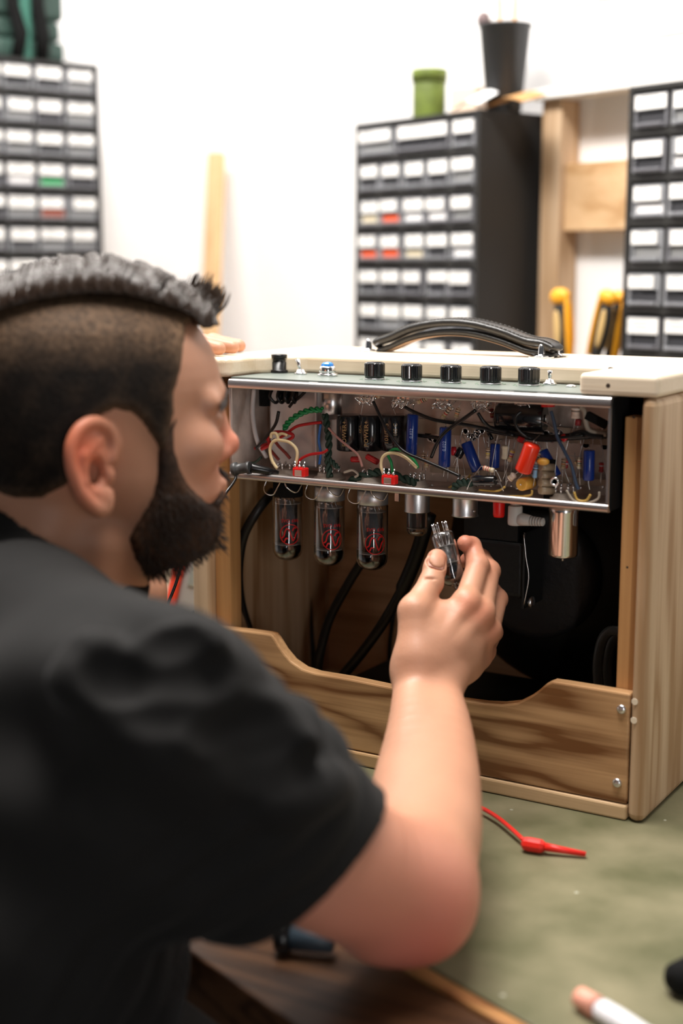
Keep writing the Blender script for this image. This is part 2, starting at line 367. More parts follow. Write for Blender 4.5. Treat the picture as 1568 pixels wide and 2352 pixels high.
def brush(name, dx, dy, hgt, rad, mats, lab, head=None):
    q = MB(); b0 = c+np.array([0, 0, .006])+RT*dx*.4; e = TT+RT*dx+FW*dy+np.array([0, 0, hgt]); q.tube([b0, (b0+e)/2, e], rad, 8)
    o = obj(name, q, mats, None); 
    if head:
        hm = MB(); hm.ball(e+np.array([0, 0, head[0]*.6]), head[0], 14, 0, (1, 1, 1.25)); obj('head', hm, head[1], o)
    tag(o, lab, 'brush'); return o
mor = mat('orange_lacquer', (.7, .33, .08), .4); mbr = mat('brown_handle', (.4, .17, .06), .5)
brush('brush', -.012, 0, .13, .0034, mor, 'slim orange brush handle left of centre in black cup')
brush('brush', .020, 0, .13, .0034, mor, 'slim orange brush handle at the right of black cup')
brush('screwdriver', -.034, .002, .006, .004, mbr, 'dark round screwdriver handle at left rim of black cup', (.011, mat('dusk_grey_handle', (.16, .11, .11), .5)))
brush('marker_pen', -.024, .004, .012, .005, mbr, 'short brown pen next to the round handle in cup')
brush('paint_brush', .004, .002, .06, .0018, mat('pale_handle', (.75, .68, .66), .5), 'pale slim brush in the middle of the black cup')
c = att(1078, 250, .06); c[2] = .7185
o = obj('peach_block', MB().box((-.028, -.02, 0), (.022, .02, .052)), mat('peach_card', (.82, .62, .48), .7), None, .004, M=Matrix.Translation(Vector(c)))
tag(o, 'pale peach block between green jar and black cup', 'block')
# papers and cardboard curling on the cabinet top
q = MB(); n = 10; pts = []
for i in range(n+1):
    s = .952+.0*i; a = i/n
    for side, t in ((0, .158), (1, .116)):
        pts.append(RP(.925+a*.060, t, .7190+.012*math.sin(a*2.6)+.020*side))
fs = [(2*i, 2*i+1, 2*i+3, 2*i+2) for i in range(n)]
q.add(pts, fs, 0, True); q.add([p+np.array([0, 0, .001]) for p in pts], [tuple(reversed(f)) for f in fs], 0, True)
o = obj('paper_sheet', q, M_white); tag(o, 'curled white paper at the cabinet top edge beside the cup', 'paper')
q = MB(); pts = []
for i in range(n+1):
    a = i/n
    for side, t in ((0, .152), (1, .10)): pts.append(RP(.990+a*.085, t, .7190+.010*math.sin(a*3.0)+.014*side))
q.add(pts, fs, 0, True); q.add([p+np.array([0, 0, .0015]) for p in pts], [tuple(reversed(f)) for f in fs], 0, True)
o = obj('cardboard_piece', q, mat('cardboard', (.45, .24, .09), .7)); tag(o, 'bent brown cardboard piece above the pine stud', 'cardboard')
# ---- jar on the right cabinet
c = RP(1.395, .11, .7225)
r = thing('plastic_jar', 'clear plastic jar with orange contents at upper right frame edge', 'jar', c)
part('white_base', MB().lathe(c, (0, 0, 1), [(0, .036), (.001, .037), (.060, .037), (.061, .036)], 32), mat('white_tub', (.82, .81, .82), .5), r)
part('orange_contents', MB().lathe(c+np.array([0, 0, .0615]), (0, 0, 1), [(0, .026), (.01, .028), (.035, .027), (.04, .02)], 24), mat('orange_stuff', (.85, .16, .06), .5), r)
part('clear_wall', MB().lathe(c+np.array([0, 0, .0612]), (0, 0, 1), [(0, .036), (.05, .038), (.05, .0365), (.001, .0345)], 32, cap=False), mat('clear_jar_plastic', (.95, .93, .93), .1, trans=.85), r)
part('lid', MB().lathe(c+np.array([0, 0, .1115]), (0, 0, 1), [(0, .040), (.006, .041), (.008, .038)], 32), mat('greyish_lid', (.5, .45, .45), .5), r)
# ---- green case with strap on left cabinet
r = thing('tool_case', 'dark green case with black strap on top of the left drawer cabinet', 'case', RP(.08, .5, .8555))
mg = mat('dark_green_case', (.03, .062, .05), .5, noise=(12, .3)); 
b = MB(); b.box((.01, -.56, .856), (.13, -.418, .893)); b.box((.012, -.56, .8935), (.128, -.425, .93)); b.box((.01, -.56, .9305), (.13, -.418, 1.02))
part('case_shell', b, mg, r, .010, 3, M=ROOM)
q = MB(); q.tube([Vector((.145, -.475, .857)), Vector((.146, -.472, .90)), Vector((.145, -.480, .95)), Vector((.146, -.478, 1.02))], [.012, .014, .012, .012], 10); part('strap', q, M_blackm, r, M=ROOM)
q = MB(); q.tube([Vector((.145, -.525, .857)), Vector((.146, -.515, .90)), Vector((.145, -.53, .95)), Vector((.146, -.53, 1.02))], [.012, .013, .012, .012], 10); part('strap', q, M_blackm, r, M=ROOM)
q = MB(); q.box((.1305, -.51, .857), (.134, -.49, 1.02)); part('green_band', q, mat('teal_band', (.06, .2, .15), .5), r, M=ROOM)
# ---- small brown hook thing on left wall right of the cabinet
o = obj('wall_hook', MB().box((.0, -.335, .78), (.05, -.315, .80)).box((.0, -.33, .70), (.02, -.32, .7799)), mbr, None, .003, M=ROOM); tag(o, 'small brown wooden hook at right side of left cabinet', 'hook')

# ---- pliers hanging in a rack behind the amplifier
MY = mat('amber_grip', (.85, .38, .02), .4); MK = mat('dark_grip', (.018, .018, .018), .5); MTN = mat('tan_grip_inlay', (.60, .40, .16), .6)
def grip(root, top, bot, wd, t=.17, rib=1, parent_part=None):
    """one moulded handle: dark body, amber head, tan inlay facing out, amber outer rib"""
    a = att(*top, t); b = att(*bot, t); d = nrm(b-a); L_ = np.linalg.norm(b-a); sd = nrm(np.cross(d, E2)); sd = sd if sd@E1 > 0 else -sd
    def flat(n0, n1, w0, w1, off, th, nseg=12, lat=0.0):
        vs = []; q = MB()
        for i in range(nseg+1):
            s_ = n0+(n1-n0)*i/nseg; e = min(1, math.sin(math.pi*min(max((i+.35)/(nseg+.7), 0), 1))**.45); w_ = (w0+(w1-w0)*i/nseg)*e; bow = .10*wd*math.sin(s_/L_*3.0)
            for k in range(14):
                an = 2*math.pi*k/14; vs.append(a+d*s_+sd*(lat+bow+w_*math.copysign(abs(math.cos(an))**.7, math.cos(an)))+E2*(off+th*e*math.sin(an)))
        fs = [(i*14+k, i*14+(k+1) % 14, (i+1)*14+(k+1) % 14, (i+1)*14+k) for i in range(nseg) for k in range(14)]+[tuple(range(14))[::-1], tuple(nseg*14+k for k in range(14))]
        return q.add(vs, fs, 0, True)
    g = part('grip', flat(.006, L_, wd*.46, wd*.36, 0, .008), MK, root)
    part('end_cap', flat(0, wd*.72, wd*.52, wd*.50, 0, .0095), MY, g)
    part('inlay', flat(wd*.9, L_*.75, wd*.20, wd*.16, .0075, .0022, lat=-wd*.12*rib), MTN, g)
    part('outer_rib', flat(wd*.3, L_, wd*.13, wd*.12, .001, .0090, lat=wd*.40*rib), MY, g)
    return b
def tool(label, grips, name='pliers', cat='pliers'):
    bx = att(*grips[0][1], .17); base = bx.copy(); base[2] = .2527
    r = thing(name, label, cat, base, 'amber gripped pliers standing beside the right cabinet')
    ends = [grip(r, *g) for g in grips]; c = sum(ends)/len(ends); top = np.array([c[0], c[1], max(c[2]+.01, .275)])
    q = MB(); q.tube([[c[0], c[1], .2532], [c[0], c[1], .262], top], [.003, .010, .010], 10)
    for e in ends: q.tube([top, e-np.array([0, 0, 0])], .006, 8)
    part('jaw', q, M_steel, r); part('pivot', MB().cyl(top+E2*.008, top+E2*.012, .005), M_steel, r); return r
tool('wide amber and black pliers standing right beside the tall black cabinet', [((1284, 662), (1292, 838), .036)])
tool('dark-bodied amber pliers beside the right cabinet, the farther left of that pair', [((1398, 666), (1362, 838), .030, .17, -1)])
tool('amber gripped pliers touching the right cabinet', [((1424, 668), (1392, 850), .026, .145, 1)])
# ================================================================== amplifier cabinet (front plane y = 0, open side to the camera)
XL, XR, DEP, TOP = -.2480, .2364, .25, .3885
amp = thing('amplifier_cabinet', 'open-backed raw pine guitar amplifier cabinet standing on the olive mat', 'amplifier cabinet', (-.005, .12, .0002))
def side(x0, x1, name):
    o = part(name, MB().box((x0, 0, .0003), (x1, DEP, .3700)), M_pine_side, amp, .007, 3); return o
side(XL, XL+.019, 'side_panel'); side(XR-.0155, XR, 'side_panel')
part('bottom_panel', MB().box((XL+.0192, 0, .0004), (XR-.0157, DEP-.014, .0140)), M_pine_rail, amp, .002)
# top panel, cut out over the control panel
cy = .086
poly = [(XL, 0), (-.205, 0), (-.199, .006), (-.199, .05), (-.188, .068), (-.16, cy), (.155, cy), (.166, cy-.012), (.166, 0), (XR, 0), (XR, DEP), (XL, DEP)]
part('top_panel', MB().prism(poly[::-1], lambda a, b: (a, b, TOP), lambda a, b: (a, b, .3702)), M_pine_top, amp, .0075, 4)
part('front_baffle', MB().box((XL+.0192, DEP-.0135, .0003), (XR-.0157, DEP-.001, .3700)), M_ply, amp)
# inner cleats behind the lower board
part('cleat', MB().box((XL+.0192, .016, .0142), (XL+.038, .036, .352)), M_pine_cleat, amp, .0015)
part('cleat', MB().box((XR-.0345, .016, .0142), (XR-.0157, .036, .352)), M_pine_cleat, amp, .0015)
# lower back board with its scooped top edge
top_px = [(471, 1441), (560, 1450), (606, 1456), (620, 1459), (628, 1470), (644, 1496), (664, 1520), (690, 1538), (722, 1548), (800, 1561), (905, 1583), (985, 1597), (1058, 1611), (1110, 1618), (1150, 1620), (1185, 1616), (1215, 1601), (1236, 1586), (1252, 1572), (1266, 1567), (1300, 1572), (1380, 1585), (1445, 1596)]
tp = [aty(px, py, 0) for px, py in top_px]
ol = [(p[0], p[2]) for p in tp]; ol[0] = (XL+.0198, ol[0][1]); ol[-1] = (XR-.0163, ol[-1][1])
ol += [(XR-.0163, .0148), (XL+.0198, .0148)]
back = part('lower_back_board', MB().prism(ol[::-1], lambda a, b: (a, .002, b), lambda a, b: (a, .0155, b)), M_pine_board, amp, .0018, 2)
for px, py in ((482, 1486), (1427, 1629), (1417, 1798)):
    c = aty(px, py, .002); q = MB(); q.lathe(c+np.array([0, .0004, 0]), (0, -1, 0), [(0, .0042), (.0012, .0042), (.0024, .0030), (.0028, .001)], 20); q.box((c[0]-.0022, c[1]-.0029, c[2]-.0004), (c[0]+.0022, c[1]-.0024, c[2]+.0004))
    part('screw', q, M_steel, back)
# filled nail marks and a dropped splinter
for px, py in ((1457, 1612), (1455, 1655)):
    c = aty(px, py, 0); part('filler_spot', MB().lathe(c+np.array([0, .0002, 0]), (0, -1, 0), [(0, .003), (.0003, .0028)], 14), mat('wood_filler', (.8, .68, .52), .6), amp)
for px, py, Y, r_ in ((1440, 1303, .016, .0012), (1455, 958, .016, .0014), (1396, 886, 0, .0022)):
    c = aty(px, py, Y); part('pin_hole', MB().lathe(c+np.array([0, .0001, 0]), (0, -1, 0), [(0, r_), (.0002, r_*.8)], 12), mat('dark_hole', (.05, .03, .02), .8), amp)
c = atz(1402, 846, TOP); part('knot', MB().ball(c, .0016, 10, 0, (1.6, 1, .7)).ball(c+np.array([.0045, .001, -.0004]), .001, 8, 0, (2.5, 1, .5)), mat('dark_hole', (.05, .03, .02), .8), amp)

# handle strap
hy = .182; x0, x1 = atz(870, 808, TOP)[0], atz(1242, 822, TOP)[0]
hc = []
for px, py in ((866, 793), (874, 783), (905, 772), (950, 752), (1000, 741), (1050, 738), (1100, 743), (1160, 759), (1215, 780), (1252, 786), (1277, 797), (1280, 806)):
    p = aty(px, py, hy); hc.append(p)
HC = spline(hc, 6)
def strap(pts, wid, th, off):
    vs = []; 
    for i, p in enumerate(pts):
        t = nrm(pts[min(i+1, len(pts)-1)]-pts[max(i-1, 0)]); n_ = nrm(np.cross(t, [0, 1, 0])); 
        if n_[2] < 0 and abs(n_[2]) > .3: n_ = -n_
        e = min(1, min(i, len(pts)-1-i)/10+.55); w_ = wid*e
        for k in range(12):
            a = 2*math.pi*k/12; ca, sa = math.cos(a), math.sin(a)
            vs.append(p+n_*(off+th*(abs(sa)**.6)*np.sign(sa))+np.array([0, 1, 0])*w_*(abs(ca)**.55)*np.sign(ca))
    fs = [(i*12+k, i*12+(k+1) % 12, (i+1)*12+(k+1) % 12, (i+1)*12+k) for i in range(len(pts)-1) for k in range(12)]
    fs += [tuple(range(12))[::-1], tuple((len(pts)-1)*12+k for k in range(12))]
    return MB().add(vs, fs, 0, True)
HN = [p.copy() for p in HC]
hd = part('strap_handle', strap(HN, .0135, .0042, -.0010), M_leather, amp, label='black stitched leather strap handle')
inner = [p+np.array([0, 0, -.0105]) for p in HC[5:-7]]
part('lower_strap', strap(inner, .0118, .0032, 0), M_leather, hd)
part('tan_lining', strap([p+np.array([0, 0, -.0036]) for p in inner[4:-4]], .0100, .0006, 0), M_tan, hd)
q = MB()
for i in range(8, len(HC)-8):
    for y_ in (-.0105, .0105):
        p = HC[i]+np.array([0, y_, .0033]); d = nrm(HC[i+1]-HC[i]); q.tube([p-d*.0017, p+d*.0017], .0005, 5)
part('stitching', q, M_thread, hd)
for px, py, s in ((866, 806, 1), (1241, 822, 1), (1287, 815, .8)):
    c = atz(px, py, TOP+.0002); c = np.array([c[0], hy-.012 if px != 1287 else hy+.0125, TOP+.0002])
    if px == 1287: c[0] = x1+.007
    q = MB(); q.lathe(c, (0, 0, 1), [(0, .0078*s), (.002, .0078*s), (.0028, .0066*s), (.0032, .0040*s), (.009*s, .0034*s), (.012*s, .0028*s), (.0135*s, .0014*s)], 24)
    q.box((c[0]-.012, c[1]-.004, c[2]), (c[0]+.012, c[1]+.004, c[2]+.0014))
    part('handle_bracket', q, M_chrome, amp, .0004)

# ------------------------------------------------------------------ inside the cabinet
sc = np.array([.070, .236, .176])
spk = thing('loudspeaker', 'black loudspeaker with covered magnet bolted inside the cabinet', 'loudspeaker', sc)
m_spk = mat('speaker_black', (.008, .008, .008), .55); m_mag = mat('magnet_cover', (.010, .010, .011), .5, bump=(160, .35))
SR = .140
part('basket', MB().lathe(sc, (0, -1, 0), [(0, SR), (.004, SR), (.010, SR-.006), (.045, .095), (.075, .060)], 48), m_spk, spk)
q = MB()
for k in range(8):
    a = math.pi/8+k*math.pi/4; q.tube([sc+np.array([math.cos(a)*(SR-.009), -.006, math.sin(a)*(SR-.009)]), sc+np.array([math.cos(a)*.07, -.050, math.sin(a)*.07]), sc+np.array([math.cos(a)*.052, -.078, math.sin(a)*.052])], .005, 8)
part('basket_arm', q, m_spk, spk)
part('magnet_cover', MB().lathe(sc+np.array([0, -.0752, 0]), (0, -1, 0), [(0, .060), (.003, .064), (.020, .064), (.026, .060), (.028, .052), (.028, .001)], 48), m_mag, spk)
q = MB()
for k in range(4):
    a = math.pi/4+k*math.pi/2; c = sc+np.array([math.cos(a)*(SR-.005), -.0041, math.sin(a)*(SR-.005)]); q.lathe(c, (0, -1, 0), [(0, .004), (.004, .004), (.005, .003)], 6)
part('mounting_nut', q, M_steel, spk)
# transformer hanging beneath the chassis
tr = thing('output_transformer', 'black transformer with modelled edge highlight behind the held hand', 'transformer', (.062, .115, .166))
p0 = aty(1062, 1235, .085); p1 = aty(1200, 1395, .085)
tx0, tx1, tz1, tz0 = p0[0]-.012, p1[0]+.000, p0[2], p1[2]
q = MB(); q.box((tx0, .088, tz0+.006), (tx1, .126, tz1)); part('core', q, m_mag, tr, .006, 3)
q = MB(); q.box((tx1+.0002, .082, tz0-.001), (tx1+.0022, .128, tz1+.012)); part('end_plate', q, mat('worn_black_steel', (.05, .05, .05), .28, .9), tr, .0006)
q = MB(); q.tube(spline([(tx1+.001, .0815, tz1+.010), (tx1+.004, .0812, tz1-.012), (tx1+.007, .0815, tz0+.03), (tx1+.003, .0812, tz0+.004)], 5), .0007, 6); part('edge_highlight', q, M_steel, tr)  # thin steel rod drawn as the highlight along the transformer edge
q = MB(); q.lathe((tx1+.0023, .094, tz0+.004), (1, 0, 0), [(0, .006), (.004, .006), (.005, .003)], 6); part('bolt', q, M_steel, tr)
part('mounting_strap', MB().box((tx0+.01, .092, tz1+.0002), (tx1-.01, .122, .2705)), m_mag, tr)
o = obj('reverb_tank', MB().box((-.13, .095, .0142), (.185, .215, .048)), m_spk, None, .004); tag(o, 'long flat black reverb tank lying on the cabinet floor', 'reverb tank')
M_cable = mat('black_cable_rubber', (.010, .010, .010), .42)
def cable(pts, Y, name, lab, cat='cable', m=None, r_=.0050):
    P = [aty(px, py, y) for (px, py), y in zip(pts, Y)]; o = obj(name, MB().tube(spline(P, 8), r_, 12), m or M_cable, None); tag(o, lab, cat); return o
cable([(628, 1128), (592, 1172), (560, 1230), (548, 1300), (551, 1370), (566, 1430), (590, 1490), (640, 1560)], [.07, .05, .045, .05, .06, .075, .09, .10], 'mains_cable', 'thick black cable looping down the left inside of the cabinet')
cable([(700, 1170), (706, 1300), (712, 1420), (722, 1540)], [.2]*4, 'inner_cable', 'straight thin black cable hanging behind the first two tubes', r_=.0032)
cable([(880, 1180), (845, 1265), (800, 1340), (757, 1420), (735, 1500), (728, 1560)], [.12, .11, .11, .11, .11, .12], 'inner_cable', 'black cable slanting down left from the third red-marked tube')
P = [aty(px, py, y) for (px, py), y in zip([(985, 1180), (958, 1270), (925, 1350), (880, 1430), (830, 1500), (780, 1560)], [.10, .10, .10, .10, .11, .12])]
o = obj('inner_cable', MB().tube(spline(P, 8), [.0075]*17+[.0055]*24, 12), M_cable); tag(o, 'thickest black cable slanting down left from the small tube', 'cable')
cable([(905, 1400), (895, 1480), (893, 1560)], [.22]*3, 'inner_cable', 'faint thin cable on the plywood left of the hand', r_=.0025)
q = MB(); c = aty(550, 1262, .05); 
# loop of black tubing at the right inside
hp = [(1376, 1590), (1372, 1530), (1381, 1475), (1400, 1450), (1425, 1450)]
cable(hp, [.10]*5, 'hose_loop', 'front one of the two black hose loops at the lower right inside', 'hose', mat('dark_hose', (.055, .062, .062), .35))
cable([(x+22, y+3) for x, y in hp[:4]]+[(1440, 1452)], [.13]*5, 'hose_loop', 'rear one of the two black hose loops at the lower right inside', 'hose', mat('dark_hose', (.055, .062, .062), .35))

# ================================================================== chassis
CX0, CX1, CZ0, CZ1, CD = -.195, .195, .2718, .3689, .075
ch = thing('amplifier_chassis', 'silver metal chassis full of wiring mounted under the cabinet top', 'chassis', (0, .0375, CZ0))
q = MB(); t_ = .0016
q.box((CX0, 0, CZ0), (CX0+t_, CD, CZ1)).box((CX1-t_, 0, CZ0), (CX1, CD, CZ1)).box((CX0+t_, CD-t_, CZ0), (CX1-t_, CD, CZ1)).box((CX0+t_, 0, CZ0), (CX1-t_, CD-t_, CZ0+t_)).box((CX0+t_, 0, CZ1-t_), (CX1-t_, CD-t_, CZ1))
part('chassis_box', q, M_chassis, ch)
q = MB()
def lip(q, prof):
    n_ = len(prof); vs = [(x_, y_, z_) for x_ in (CX0-.001, CX1+.001) for y_, z_ in prof]; q.add(vs, [(k_, k_+n_, k_+n_+1, k_+1) for k_ in range(n_-1)]+[(n_-1, 2*n_-1, n_, 0)], 0, True); q.add(vs, [tuple(range(n_)), tuple(range(n_, 2*n_))[::-1]])
lip(q, [(.004, CZ1+.0004), (0, CZ1+.0004), (-.0016, CZ1-.0002), (-.0026, CZ1-.0016), (-.0030, CZ1-.0036), (-.0028, CZ1-.0075), (-.0022, CZ1-.0086), (-.0001, CZ1-.0086)])
lip(q, [(.0, CZ0+.0064), (-.0012, CZ0+.0062), (-.0022, CZ0+.0052), (-.0026, CZ0+.0036), (-.0024, CZ0+.0010), (-.0014, CZ0-.0004), (0, CZ0-.0008), (.004, CZ0-.0008)])
q.box((CX1-.0012, -.0016, CZ0+.0063), (CX1+.001, -.0001, CZ1-.0086)); q.box((CX0-.001, -.0016, CZ0+.0063), (CX0+.0010, -.0001, CZ1-.0086))
part('end_shade', MB().box((CX1+.0002, .0035, CZ0+.0005), (CX1+.0022, CD, CZ1-.0005)), M_blackm, ch, label='black painted end of the chassis')  # thin black sheet stands in for the shadowed gap beside the chassis
part('rim', q, mat('rim_aluminium', (.66, .62, .61), .33, .95), ch, label='bright folded steel rim')
part('faceplate', MB().box((CX0-.002, .004, CZ1+.0006), (.172, cy-.0012, CZ1+.0020)), M_plate, ch, label='grey green control faceplate')
PZ = CZ1+.0021
def txt(s, size):
    c = bpy.data.curves.new('t', 'FONT'); c.body = s; c.size = size; c.resolution_u = 2; c.align_x = 'CENTER'; c.align_y = 'CENTER'
    o = bpy.data.objects.new('t', c); COL.objects.link(o); me = bpy.data.meshes.new_from_object(o); v = [tuple(a.co) for a in me.vertices]; f = [tuple(p.vertices) for p in me.polygons]
    bpy.data.objects.remove(o); bpy.data.meshes.remove(me); return v, f
# lettering and scale arcs around the knobs
q = MB(); KX = [(860, 875), (945, 880), (1035, 883), (1126, 886), (1214, 889)]
KP = [atz(px, py-4, PZ) for px, py in KX]
for k, p in enumerate(KP):
    for a in range(11):
        an = math.radians(-60+a*30-0); c = p+np.array([math.cos(an)*.0135, math.sin(an)*.0135, .0003]); q.box((c[0]-.0007, c[1]-.0007, PZ), (c[0]+.0007, c[1]+.0007, PZ+.00012))
q2 = MB()
for p, s in zip(KP, ('VOLUME', 'TREBLE', 'MIDDLE', 'BASS', 'REVERB')): pass
part('scale_dots', q, M_green, ch)
q = MB()
for px, py, w_ in ((905, 889, .016), (985, 893, .012), (1080, 897, .014), (1165, 899, .012), (1245, 903, .010), (815, 885, .012), (720, 878, .01)):
    c = atz(px, py, PZ); q.box((c[0]-w_/2, c[1]-.0007, PZ), (c[0]+w_/2, c[1]+.0007, PZ+.00013))
part('white_print', q, M_white, ch)
# knobs: fluted black
for i, p in enumerate(KP):
    vs = []; n = 60; prof = [(0, .0092), (.0015, .0096), (.0022, .0099), (.0135, .0099), (.0145, .0092), (.0148, .0080)]
    fs = []
    for h_, r_ in prof:
        for j in range(n):
            a = 2*math.pi*j/n; rr = r_*(1-(.035 if (j % 3 == 0 and .002 < h_ < .014) else 0)); vs.append((p[0]+rr*math.cos(a), p[1]+rr*math.sin(a), PZ+.0012+h_))
    for k in range(len(prof)-1):
        for j in range(n): fs.append((k*n+j, k*n+(j+1) % n, (k+1)*n+(j+1) % n, (k+1)*n+j))
    fs.append(tuple((len(prof)-1)*n+j for j in range(n))); fs.append(tuple(range(n))[::-1])
    kb = part('control_knob', MB().add(vs, fs), mat('gloss_black_knob', (.008, .008, .009), .18, coat=.5), ch)
    part('knob_cap', MB().lathe((p[0], p[1], PZ+.0012+.0148), (0, 0, 1), [(0, .0078), (.0004, .0078), (.0004, .001)], 30), mat('knob_cap_black', (.015, .015, .015), .25), kb)
    part('pointer', MB().box((p[0]+.002, p[1]-.0007, PZ+.0157), (p[0]+.0080, p[1]+.0007, PZ+.0165)), M_chrome, kb, M=None)
    part('washer', MB().lathe((p[0], p[1], PZ+.0001), (0, 0, 1), [(0, .0095), (.001, .0095)], 24), M_steel, ch)
# fuse holder, toggles, jewel lamp, screw
p = atz(641, 856, PZ); part('fuse_holder', MB().lathe((p[0], p[1], PZ), (0, 0, 1), [(0, .0092), (.003, .0092), (.0031, .0078), (.011, .0078), (.0111, .0070), (.0150, .0066), (.0151, .0084), (.0185, .0084), (.0190, .0060)], 12), M_black, ch)
for px, py, l_, lx in ((690, 860, .015, -.0035), (1262, 884, .013, 0)):
    p = atz(px, py, PZ); s_ = part('toggle_switch', MB().lathe((p[0], p[1], PZ), (0, 0, 1), [(0, .0064), (.0018, .0064), (.0022, .0050), (.005, .0036), (.005, .002)], 6 if 0 else 20), M_chrome, ch)
    part('lever', MB().tube([(p[0], p[1], PZ+.004), (p[0]+lx*.5, p[1], PZ+.009), (p[0]+lx, p[1], PZ+l_)], [.0013, .0019, .0024], 12), M_chrome, s_)
p = atz(752, 864, PZ); jl = part('pilot_lamp', MB().lathe((p[0], p[1], PZ), (0, 0, 1), [(0, .0100), (.0025, .0100), (.0026, .0078), (.004, .0082), (.008, .0082), (.010, .0072)], 28), M_chrome, ch)
part('jewel', MB().lathe((p[0], p[1], PZ+.0101), (0, 0, 1), [(0, .0066), (.002, .0060), (.0035, .0040), (.004, .001)], 8, smooth=False), mat('blue_jewel', (.02, .25, .75), .1, trans=.3), jl)
p = atz(1311, 889, PZ); part('screw', MB().lathe((p[0], p[1], PZ), (0, 0, 1), [(0, .0048), (.0012, .0046), (.002, .0034), (.0024, .002)], 18), M_chrome, ch)

# ---- inside: helper for placing on the drawing (pixel at depth Y inside the chassis)
def ip(px, py, Y): return aty(px, py, Y)
M_blkcap = mat('cap_black_sleeve', (.008, .008, .009), .2, coat=.4); M_gold = mat('gold_print', (.55, .36, .16), .4)
M_blue = mat('blue_cap', (.004, .03, .22), .3, coat=.3); M_lead = mat('tinned_lead', (.62, .60, .58), .3, 1)
M_rbody = mat('resistor_tan', (.62, .45, .30), .5)
def on_cyl(v, f, base, axis, u, r_, mbx, ang0=0, mi=0):
    """wrap flat text (x around, y along axis) on a cylinder"""
    u = nrm(u); d = nrm(axis); w_ = np.cross(d, u); vs = []
    for x, y, z in v:
        a = ang0+x/r_; vs.append(np.array(base)+d*y+(u*math.cos(a)+w_*math.sin(a))*r_)
    mbx.add(vs, f, mi)
TOCAM = nrm([CAM_LOC[0], CAM_LOC[1], 0])
# three upright filter capacitors
for k, (px, dx) in enumerate(((802, 23), (852, 25), (905, 30))):
    a = ip(px, 1034, .050); b = ip(px, 952, .050); rr = .0125 if k < 2 else .0135
    c = part('filter_capacitor', MB().lathe(a, b-a, [(0, rr*.9), (.001, rr), (np.linalg.norm(b-a)-.0015, rr), (np.linalg.norm(b-a), rr*.92)], 32), M_blkcap, ch)
    q = MB(); s_ = ('POWER+', 'POWER+', '101/575')[k]; v, f = txt(s_, .0062); v = [(-y, x, z) for x, y, z in v]
    on_cyl(v, f, (a+b)/2, b-a, TOCAM, rr+.00015, q, -.35 if k < 2 else -.55); 
    if k != 0: v, f = txt('IZA' if k == 1 else '105 C', .005); v = [(-y, x, z) for x, y, z in v]; on_cyl(v, f, (a+b)/2+nrm(b-a)*.004, b-a, TOCAM, rr+.00015, q, -.95 if k == 1 else .1)
    part('gold_print', q, M_gold, c)
# big horizontal capacitor
a = ip(1142, 958, .040); b = ip(1252, 962, .046); L_ = np.linalg.norm(b-a)
c = part('filter_capacitor', MB().lathe(a, b-a, [(0, .0115), (.0015, .0128), (.004, .0128), (.0048, .0122), (.0056, .0128), (L_-.001, .0128), (L_, .0118)], 36), M_blkcap, ch)
q = MB(); v, f = txt('IZA TU', .006); v = [(x, y, z) for x, y, z in v]; on_cyl([(y, x, 0) for x, y, z in v], f, (a+b)/2, b-a, TOCAM, .01295, q, -.2); part('gold_print', q, M_gold, c)
part('end_contact', MB().cyl(b, b+nrm(b-a)*.002, .004, 16), M_steel, c)

def leadcap(name, p0, p1, r_, m, ends=None, n=20, prof=None, Yl=None):
    a = np.array(p0); b = np.array(p1); L_ = np.linalg.norm(b-a)
    c = part(name, MB().lathe(a, b-a, prof(L_, r_) if prof else [(0, r_*.85), (.0008, r_), (L_-.0008, r_), (L_, r_*.85)], n), m, ch)
    if ends is not None:
        d = nrm(b-a)
        part('lead', MB().tube(spline([a, a-d*.003, ends[0]], 4), .0004, 6), M_lead, c); part('lead', MB().tube(spline([b, b+d*.003, ends[1]], 4), .0004, 6), M_lead, c)
    return c
CY = .030
for (x0_, y0_, x1_, y1_, r_, Y, e0, e1_) in (
        (948, 951, 944, 1044, .0053, .022, (950, 925), (940, 1070)),
        (1023, 981, 1020, 1072, .0055, .018, (1026, 960), (1018, 1095)),
        (1070, 1016, 1096, 1082, .0052, .030, (1062, 1000), (1108, 1100)),
        (1137, 1019, 1135, 1074, .0046, .036, (1138, 1000), (1135, 1098)),
        (1246, 1035, 1278, 1094, .0048, .040, (1238, 1018), (1290, 1105)),
        (1353, 1034, 1351, 1103, .0050, .028, (1354, 1014), (1354, 1125))):
    a = ip(x0_, y0_, Y); b = ip(x1_, y1_, Y)
    c = leadcap('film_capacitor', a, b, r_, M_blue, (ip(*e0, Y+.01), ip(*e1_, Y)))
    if y1_-y0_ > 88:
        q = MB(); v, f = txt('0.022 ', .0042); on_cyl([(-y, x, 0) for x, y, z in v], f, (a+b)/2-nrm(b-a)*.002, a-b, TOCAM, r_+.00012, q, -.15)
        for s_ in (-1, 1): pass
        part('white_print', q, mat('pale_blue_print', (.45, .55, .85), .5), c)
orng = lambda L_, r_: [(0, r_*.35), (.0007, r_*.75), (.0018, r_*.97), (.003, r_), (L_/2, r_*.96), (L_-.003, r_), (L_-.0018, r_*.97), (L_-.0007, r_*.75), (L_, r_*.35)]
leadcap('film_capacitor', ip(1224, 1018, .010), ip(1199, 1086, .010), .0076, mat('red_orange_dip', (.85, .035, .01), .22, coat=.5), (ip(1238, 1000, .02), ip(1180, 1110, .02)), 24, orng).__setitem__('label', 'glossy red orange capacitor')
a = ip(1197, 1113, .008); b = ip(1222, 1107, .030)
